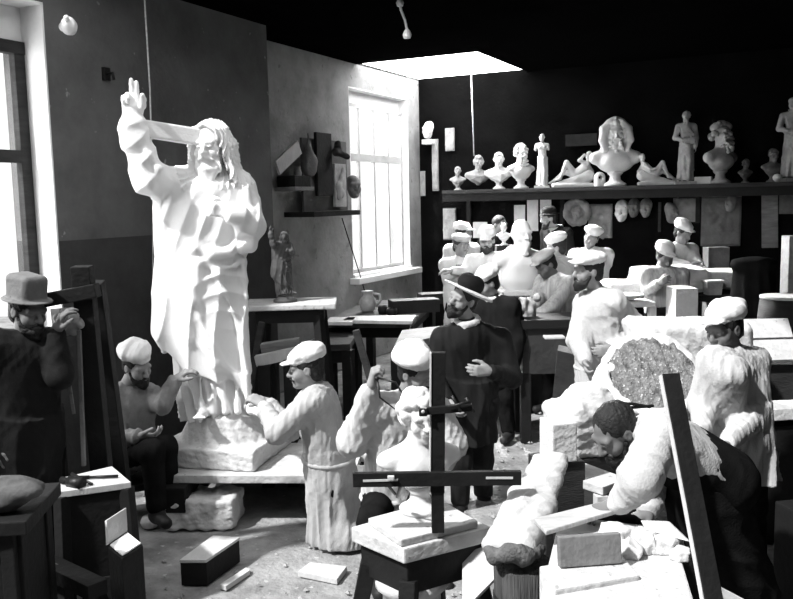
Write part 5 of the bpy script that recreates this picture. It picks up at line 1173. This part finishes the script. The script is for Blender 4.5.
p = PZ(714, 285, 1.02); tag(obj('plaster_lump', lathe(p, [(.10, 0), (.13, .02), (.09, .05), (.0, .06)]), PLASTER), 'flat white plaster lump on the dark narrow table', 'lump')
dsh = P(622, 279, 8.6); st_ = thing('plate_stand', 'small round pale table left of the striped shirt man', 'table', V(dsh[0] + .2, dsh[1], 0)); sx = P(640, 303, 8.5)
obj('tabletop', box(P(634, 303, 8.5), (.34, .32, .05), None, .01), PLASTERED, st_)
for (px, dy) in ((620, .1), (652, -.1)):
    p = P(px, 306, 8.5 + dy); obj('leg', box(V(p[0], p[1], p[2] / 2), (.07, .07, p[2]), None, .005), PALEWOOD, st_)
p = P(628, 301, 8.5); tag(obj('shallow_dish', lathe(p + V(0, 0, .02), [(.07, 0), (.14, .03), (.16, .05), (.14, .05), (.06, .02)]), PLASTER), 'shallow white dish on the small pale table', 'dish')
rb_ = P(716, 255, 10.4); tag(obj('grey_block', box(V(rb_[0], rb_[1], .5 + rb_[2] / 2 - .18), (.26, .2, 2 * (rb_[2] - .5 - (rb_[2] / 2 - .18)) + .2 - 0), None, .01), CLAYGREY), 'plain grey block standing behind the right end of the long slab', 'block')
# shrouded dark figure & barrel, hanging block
S = Sdf(); b0 = PZ(757, 345, .45) if False else P(752, 340, 7.9); tpz = P(752, 262, 7.9); S.skirt(V(b0[0], b0[1], tpz[2]), V(b0[0], b0[1], .02), V(1, 0, 0), V(0, -1, 0), (.17, .14), (.34, .30), 8, .05, 3, .04); S.ell(V(b0[0], b0[1], tpz[2] - .02), (.20, .16, .07), None, .05); S.fold(.02, 9, 4)
tag(sculpt('shrouded_figure', S, .014, mat('black_shroud', .014, .95), None, V(b0[0], b0[1], 0)), 'dark cloth shrouded work standing between the long bench and the barrel', 'shrouded sculpture')
br = P(785, 297, 7.3); bh = br[2]; brl = thing('barrel', 'dark barrel with pale rim at the right edge', 'barrel', V(br[0], br[1], 0)); obj('staves', lathe(V(br[0], br[1], 0), [(.20, 0), (.235, bh * .3), (.24, bh * .5), (.225, bh * .8), (.20, bh), (.17, bh), (.17, bh - .06), (.0, bh - .06)]), DARKWOOD, brl)
for k in (.18, .8): obj('hoop', lathe(V(br[0], br[1], bh * k - .02), [(.232, 0), (.236, .0), (.238, .04), (.232, .04)]), IRON, brl)
obj('rim', lathe(V(br[0], br[1], bh), [(.17, -.01), (.205, -.01), (.205, .012), (.17, .012)]), PLASTERED, brl)
hb = P(790, 257, 9.5); tag(obj('standing_stone', box(V(hb[0], hb[1], hb[2] / 2 + .12), (.12, .2, hb[2] + .24), None, .01), DULLCAST), 'narrow pale standing stone at the right edge behind the barrel', 'stone')
# ------------------------------------------------------------------ right: crates and blocks
def quadthing(name, label, cat, pts, t, mt): return tag(obj(name, slab(pts, t, .006), mt), label, cat)
cy = 5.6; zc = P(770, 362, cy)[2]
cs = thing('stone_chest', 'large dark chest behind the youth with sloping pale panels on top', 'chest', V(*P(775, 400, cy + .1)[:2], 0))
a, b, c_, d_ = P(741, 361, cy), P(800, 359, cy), P(788, 318, cy + .42), P(739, 319, cy + .42)
m1, m2 = (a + d_) / 2, (b + c_) / 2
obj('panel', slab([a, b, m2 - (m2 - b) * .05, m1 - (m1 - a) * .05], .03), PLASTERED, cs); obj('panel', slab([m1 + (d_ - m1) * .05, m2 + (c_ - m2) * .05, c_, d_], .03), PLASTERED, cs)
cb = (a + b) / 2; obj('chest_body', box(V(cb[0] + .1, cb[1] + .3, (a[2] - .04) / 2), (.62, .5, a[2] - .04), None, .008), DARKWOOD, cs)
tag(obj('stone_slab', slab([P(753, 411, 5.0), P(812, 407, 5.0), P(808, 399, 5.3), P(755, 401, 5.3)], .07), PLASTERED), 'pale flat slab on the low dark block right of the youth', 'slab')
lw = P(780, 420, 5.15); z_ = P(780, 408, 5.1)[2] - .09; tag(obj('low_block', box(V(lw[0] + .02, lw[1] + .06, z_ / 2), (.42, .36, z_), None, .01), BLACKWOOD), 'low dark block under the pale flat slab', 'block')
# the great marble block with its round broken boss
dc = P(672, 372, 5.42); axd = nrm(V(-.05, -.80, .60)); Rd = frame_from(axd); e0 = P(652, 374, 4.98)
zt_ = P(672, 320, 5.5)[2]; zb_ = zt_ - .62
dr = thing('marble_block', 'huge rough white marble block with a tilted round broken boss facing out', 'marble block', V(dc[0], dc[1] + .1, zb_))
S = Sdf(); S.box(V(dc[0] + .11, 5.52, zt_ - .31), (.36, .26, .31), rot(-.06), .05, .02); S.cap(e0 - axd * .06, e0 - axd * .30, .29, .31, .10); S.box(V(dc[0] - .28, 5.36, zt_ - .46), (.20, .22, .17), rot(.2), .08, .10)
S.box(e0 + axd * .34, (.6, .34, .6), Rd, .005, .02, True)
S.fold(.016, 14, 4, 'noise', (1, 1, 1)); S.fold(.010, 44, 6, 'noise', (1, 1, 1)); sculpt('block', S, .009, ROUGH, dr)
E = Sdf(); E.ell(e0 - axd * .0, (.268, .03, .240), Rd, .01); E.fold(.007, 50, 3, 'noise', (1, 1, 1)); E.fold(.004, 110, 3, 'noise', (1, 1, 1)); sculpt('broken_boss', E, .008, BROKEN, dr)
Rm = Sdf(); us, ud, uu = Rd[:, 0], Rd[:, 1], Rd[:, 2]; ring = [e0 + us * math.cos(t) * .285 + uu * math.sin(t) * .262 + ud * .015 for t in np.linspace(math.pi * .98, math.pi * 2.02, 18)]; Rm.chain(ring, .030, .02); Rm.fold(.005, 60, 2, 'noise', (1, 1, 1)); sculpt('rim', Rm, .009, MARBLE, dr)
tr = thing('timber_cradle', 'heavy timber cradle holding up the huge rough marble block', 'cradle', V(dc[0], 5.5, 0))
for x in (-.30, .30):
    obj('bearer', box(V(dc[0] + x, 5.52, zb_ - .10), (.14, .6, .12)), BLACKWOOD, tr)
    for y in (-.2, .2): obj('leg', box(V(dc[0] + x, 5.52 + y, (zb_ - .16) / 2), (.13, .13, zb_ - .16)), BLACKWOOD, tr)
# grey leaning slab, stones on the floor beyond the table
tag(obj('leaning_slab', beam(P(578, 352, 6.3), PZ(566, 425, .02), .05, .30, V(.8, -.5, .0)), CLAYGREY), 'smooth grey slab leaning beside the tall man in profile', 'slab')
S = Sdf()
for (x, y, Y, r) in ((585, 405, 4.9, .16), (573, 415, 4.8, .12), (600, 400, 5.0, .16), (592, 420, 4.85, .14)): S.ell(P(x, y, Y), (r, r * .8, r * .8), None, .05)
bz = P(588, 440, 4.9)[2]; S.box(V(*P(588, 430, 4.95)[:2], P(588, 425, 4.95)[2]), (.22, .18, .14), rot(.4), .03, .05); S.fold(.02, 12, 5, 'noise', (1, 1, 1)); S.fold(.008, 60, 5, 'noise', (1, 1, 1))
o_ = V(*P(588, 430, 4.95)[:2], P(588, 450, 4.95)[2]); tag(sculpt('marble_boulder', S, .010, ROUGH, None, o_), 'jagged white marble boulder before the tall man in profile', 'boulder')
zbo = P(588, 425, 4.95)[2] - .14; tag(obj('boulder_block', box(V(o_[0], o_[1], zbo / 2), (.42, .36, zbo), rot(.4), .01), DARKWOOD), 'dark support block under the jagged marble boulder', 'block')
for (x0, y0, x1, y1, lb) in ((606, 413, 653, 406, 'thin dark bent rod lying under the round boss'), (612, 404, 650, 407, 'second thin dark rod crossing under the round boss')):
    a, b = P(x0, y0, 4.45), P(x1, y1, 4.6); tag(obj('iron_rod', tube([a, (a + b) / 2 + UP * .01, b], .009, 8), IRON), lb, 'rod')
# ------------------------------------------------------------------ front table: boards, crate, cloth, stone chips
TZ = .78
ft = thing('front_table', 'wide front table with plaster white top beneath the bending man', 'table', V(*PZ(620, 560, TZ)[:2], 0))
q = [PZ(541, 585, TZ), PZ(700, 640, TZ), PZ(700, 574, TZ), PZ(566, 505, TZ)]
q = [PZ(530, 640, TZ), PZ(706, 640, TZ), PZ(672, 528, TZ), PZ(560, 515, TZ)]
obj('tabletop', slab(q, .06, .008), PLASTERED, ft); cc = np.mean(q, 0)
for p in q: k = p + (cc - p) * .12; obj('leg', box(V(k[0], k[1], (TZ - .06) / 2), (.10, .10, TZ - .06)), BLACKWOOD, ft)
obj('front_block', slab([PZ(539, 566, TZ + .02), PZ(555, 590, TZ + .02), PZ(640, 575, TZ + .02), PZ(620, 553, TZ + .02)], .16, .008), PLASTERED, ft)
tc_ = P(589, 582, 3.0); tag(obj('grey_tile', box(V(tc_[0], tc_[1], TZ + .022 + .055), (.235, .035, .11), rot(.12, -.15), .004), mat('grey_tile', .20, .9, 5, .3, .3, 40)), 'grey flat tile propped upright on the front table', 'tile')
quadthing('grain_plank', 'pale weathered plank reaching from the cloth to the bending man hand', 'plank', [PZ(534, 518, TZ + .07), PZ(546, 531, TZ + .07), PZ(622, 508, TZ + .07), PZ(611, 499, TZ + .07)], .02, mat('grained_plank', .5, .85, 5, .3, .5, 24, streak=(1, 14, 1)))
quadthing('white_board', 'white board aslant at the back of the front table', 'board', [PZ(645, 530, TZ + .07), PZ(690, 542, TZ + .07), PZ(668, 521, TZ + .10), PZ(640, 520, TZ + .10)], .02, PALEWOOD)
def chip(px, py, z, r, seed, lb, mt=ROUGH):
    p = PZ(px, py, z); S = Sdf(); rs = np.random.RandomState(seed)
    for i in range(4): S.box(p + UP * r * .45 + rs.uniform(-.4, .4, 3) * r * V(1, 1, .3), rs.uniform(.45, .8, 3) * r, rot(rs.uniform(0, 3), rs.uniform(-.5, .5)), r * .1, r * .2)
    S.fold(r * .10, 3 / r, seed, 'noise', (1, 1, 1)); return tag(sculpt('stone_chip', S, max(.006, r * .12), mt, None, p, clipz=z), lb, 'stone', 'broken stones on the front table')
CH = [(592, 556, .035, 'small grey stone left of the row of broken stones'), (603, 552, .055, 'white jagged stone, second in the row on the front table'), (618, 547, .075, 'tall white jagged stone in the middle of the row'), (632, 556, .05, 'flat white stone before the tall jagged one'), (641, 549, .06, 'white stone beside the dark hollow stone'), (652, 552, .05, 'shaded hollow stone, third from the right in the row'), (664, 553, .055, 'white forked stone near the right end of the row'), (672, 548, .045, 'narrow upright white stone near the plank'), (682, 560, .04, 'small pale stone at the right end of the row'), (610, 560, .03, 'tiny white stone before the jagged pair')]
for i, (x, y, r, lb) in enumerate(CH): chip(x, y, TZ, r, 40 + i, lb)
# trestle with white box top, crate above, cloth
qz = .72; q = [PZ(549, 469, qz), PZ(603, 487, qz), PZ(627, 478, qz), PZ(575, 459, qz)]
wb_ = thing('white_stool', 'square white topped work stool behind the front plank', 'stool', V(*np.mean(q, 0)[:2], 0)); cc = np.mean(q, 0)
obj('seat', slab(q, .045, .006), PLASTERED, wb_); obj('apron_frame', slab([p + (cc - p) * .06 - UP * .045 for p in q], .10, .004), DARKWOOD, wb_)
for p in q: k = p + (cc - p) * .14; obj('leg', beam(k - UP * .05, V(k[0], k[1], 0) + (k - cc) * V(.12, .12, 0), .06, .06), PLASTERED, wb_)
q = [PZ(549, 438, .99), PZ(572, 446, .99), PZ(590, 434, .99), PZ(566, 427, .99)]; cc = np.mean(q, 0); S = Sdf()
wx = P(560, 440, 4.15); tag(obj('white_block', box(V(wx[0], wx[1] + .05, P(560, 463, 4.15)[2] / 2 + wx[2] / 2 + .05), (.135, .16, .20), rot(.25), .008), ROUGH), 'white squared block standing at the back edge of the white stool', 'block')
wz = P(560, 463, 4.15)[2]; tag(obj('block_support', box(V(wx[0], wx[1] + .10, (wz) / 2), (.22, .22, wz), rot(.25), .008), DARKWOOD), 'dark upright support under the white squared block', 'block')
S = Sdf(); ap = P(546, 458, 3.85); bl, brr = P(492, 545, 3.45), P(528, 548, 3.4)
ap0, ap1 = P(538, 462, 3.9), P(562, 462, 3.85)
for t in np.linspace(0, 1, 13):
    f_ = bl + (brr - bl) * t; a_ = ap0 + (ap1 - ap0) * t; S.chain([a_, a_ * .5 + f_ * .5 + UP * (.02 - .05 * t), f_ + UP * .005], [.020, .024 + .004 * (int(t * 12) % 2), .030], .045)
S.fold(.016, 24, 6, 'crease', (1, .6, .6)); S.fold(.008, 60, 6, 'crease', (1, 1, 1)); cl0 = V(*((bl + brr) / 2)[:2], bl[2] - .05); tag(sculpt('plaster_cloth', S, .008, LINEN, None, cl0), 'stiff white plaster soaked cloth sweeping down onto the stump', 'cloth')
S = Sdf(); fr_ = P(512, 556, 3.42)
S.chain([P(488, 549, 3.40), P(494, 557, 3.36), P(510, 553, 3.33), P(526, 556, 3.34), P(540, 549, 3.42)], [.022, .03, .034, .034, .024], .03); S.fold(.014, 36, 3, 'crease', (1, 1, .3)); tag(sculpt('frayed_sacking', S, .007, SACK, None, fr_), 'dark frayed sacking edge hanging under the white cloth', 'sacking')
su_ = P(524, 560, 3.45); sz_ = su_[2]; stp = thing('stump', 'dark wooden stump carrying the white cloth beside the front table', 'stump', V(su_[0], su_[1], 0)); obj('trunk', lathe(V(su_[0], su_[1], 0), [(.15, 0), (.14, .1), (.125, sz_ * .6), (.13, sz_ - .02), (.11, sz_)], 18), mat('bark', .07, .95, 8, .5, .8, 30, streak=(3, 3, .3)), stp); obj('metal_band', lathe(V(su_[0], su_[1], sz_ * .72), [(.129, 0), (.133, .0), (.133, .03), (.129, .03)]), IRON, stp)
tag(obj('drawing_board', slab([P(462, 612, 3.55), P(462, 553, 3.75), P(502, 541, 3.75), P(503, 570, 3.6)], .02), PALEWOOD), 'pale drawing board leaning between the front stand and the stump', 'board')
S = Sdf(); rg = P(585, 535, 3.55)
S.chain([P(563, 524, 3.62), P(580, 528, 3.58), P(598, 522, 3.55)], [.03, .045, .035], .03); S.chain([P(600, 520, 3.6), P(625, 528, 3.5), P(645, 532, 3.45)], [.04, .06, .05], .03); S.fold(.016, 26, 4, 'crease', (1, 1, 1)); tag(sculpt('dark_rag', S, .008, DARKCLOTH, None, rg), 'dark crumpled rag heaped on the table under the bending man', 'rag')
# great leaning plank
a, b = P(670, 374, 2.95), P(713, 600, 2.62); d = b - a; b = a + d * (a[2] / -d[2]); lp = thing('leaning_plank', 'tall black plank leaning in the foreground with a pale left edge', 'plank', V(b[0], b[1], 0))
obj('plank', beam(a, b, .062, .022, V(.12, -1, .3), .002), BLACKWOOD, lp); obj('pale_edge', beam(a + V(-.034, -.0, -.004), b + V(-.034, 0, -.004), .005, .022, V(.12, -1, .3), .001), PALEWOOD, lp)  # thin pale strip along the left side of the black plank
tag(obj('white_sheet', slab([P(722, 612, 3.2), P(722, 588, 3.2), P(745, 600, 3.2), P(745, 612, 3.2)], .01, .002), PAPER), 'corner of white board at the foot of the black plank', 'board')
dbp = P(770, 560, 3.9); tag(obj('dark_crate', box(V(dbp[0] + .42, dbp[1] + .05, .30), (.5, .5, .60), rot(.2), .01), BLACKWOOD), 'dark crate on the floor at the bottom right', 'crate')
# rubble trodden into the floor: nobody could count it
rs = np.random.RandomState(5); geo = []
for i in range(900):
    x, y = rs.uniform(-3, 3.2), rs.uniform(3.2, 8.5); r = rs.uniform(.006, .022) * (1 if rs.rand() < .9 else 1.7)
    if (V(x, y, 0) - OA) @ NL < .2 or (abs(x - pc[0]) < .95 and abs(y - pc[1]) < .95): continue
    v = np.array([(1, 0, 0), (0, 1, 0), (-1, 0, 0), (0, -1, 0), (0, 0, .8), (.3, .2, -.6)]) * r * rs.uniform(.6, 1.3, (6, 1)) @ rot(rs.uniform(0, 6)).T + V(x, y, .004)
    geo.append((v, [(0, 1, 4), (1, 2, 4), (2, 3, 4), (3, 0, 4), (1, 0, 5), (2, 1, 5), (3, 2, 5), (0, 3, 5)], False))
rb = obj('rubble', geo, DULLCAST, org=V(0, 0, 0)); rb['kind'] = 'stuff'; rb['label'] = 'pale stone chips strewn over the dirt floor'; rb['category'] = 'rubble'

# ------------------------------------------------------------------ repeats share a group
GR = {'person': 'sculptors and workmen in the studio', 'bust': 'plaster busts', 'statuette': 'standing statuettes', 'mask': 'face masks hung up', 'white_slab': 'white slabs hung on the back wall',
      'wall_relief': 'relief panels hung on the back wall', 'workbench': 'workbenches', 'stool': 'stools', 'reclining_sculpture': 'reclining figures on the back shelf', 'cord': 'hanging cords', 'bench_board': 'boards on the window bench',
      'pot': 'small dark pots', 'box': 'dark boxes on the window bench', 'pole': 'slanting dark poles', 'timber_baulk': 'timber baulks', 'iron_rod': 'thin iron rods', 'board': 'loose boards', 'block': 'support blocks'}
for o in scene.objects:
    k = o.name.split('.')[0]
    if o.parent is None and k in GR and 'group' not in o and 'label' in o: o['group'] = GR[k]
bpy.context.view_layer.update()
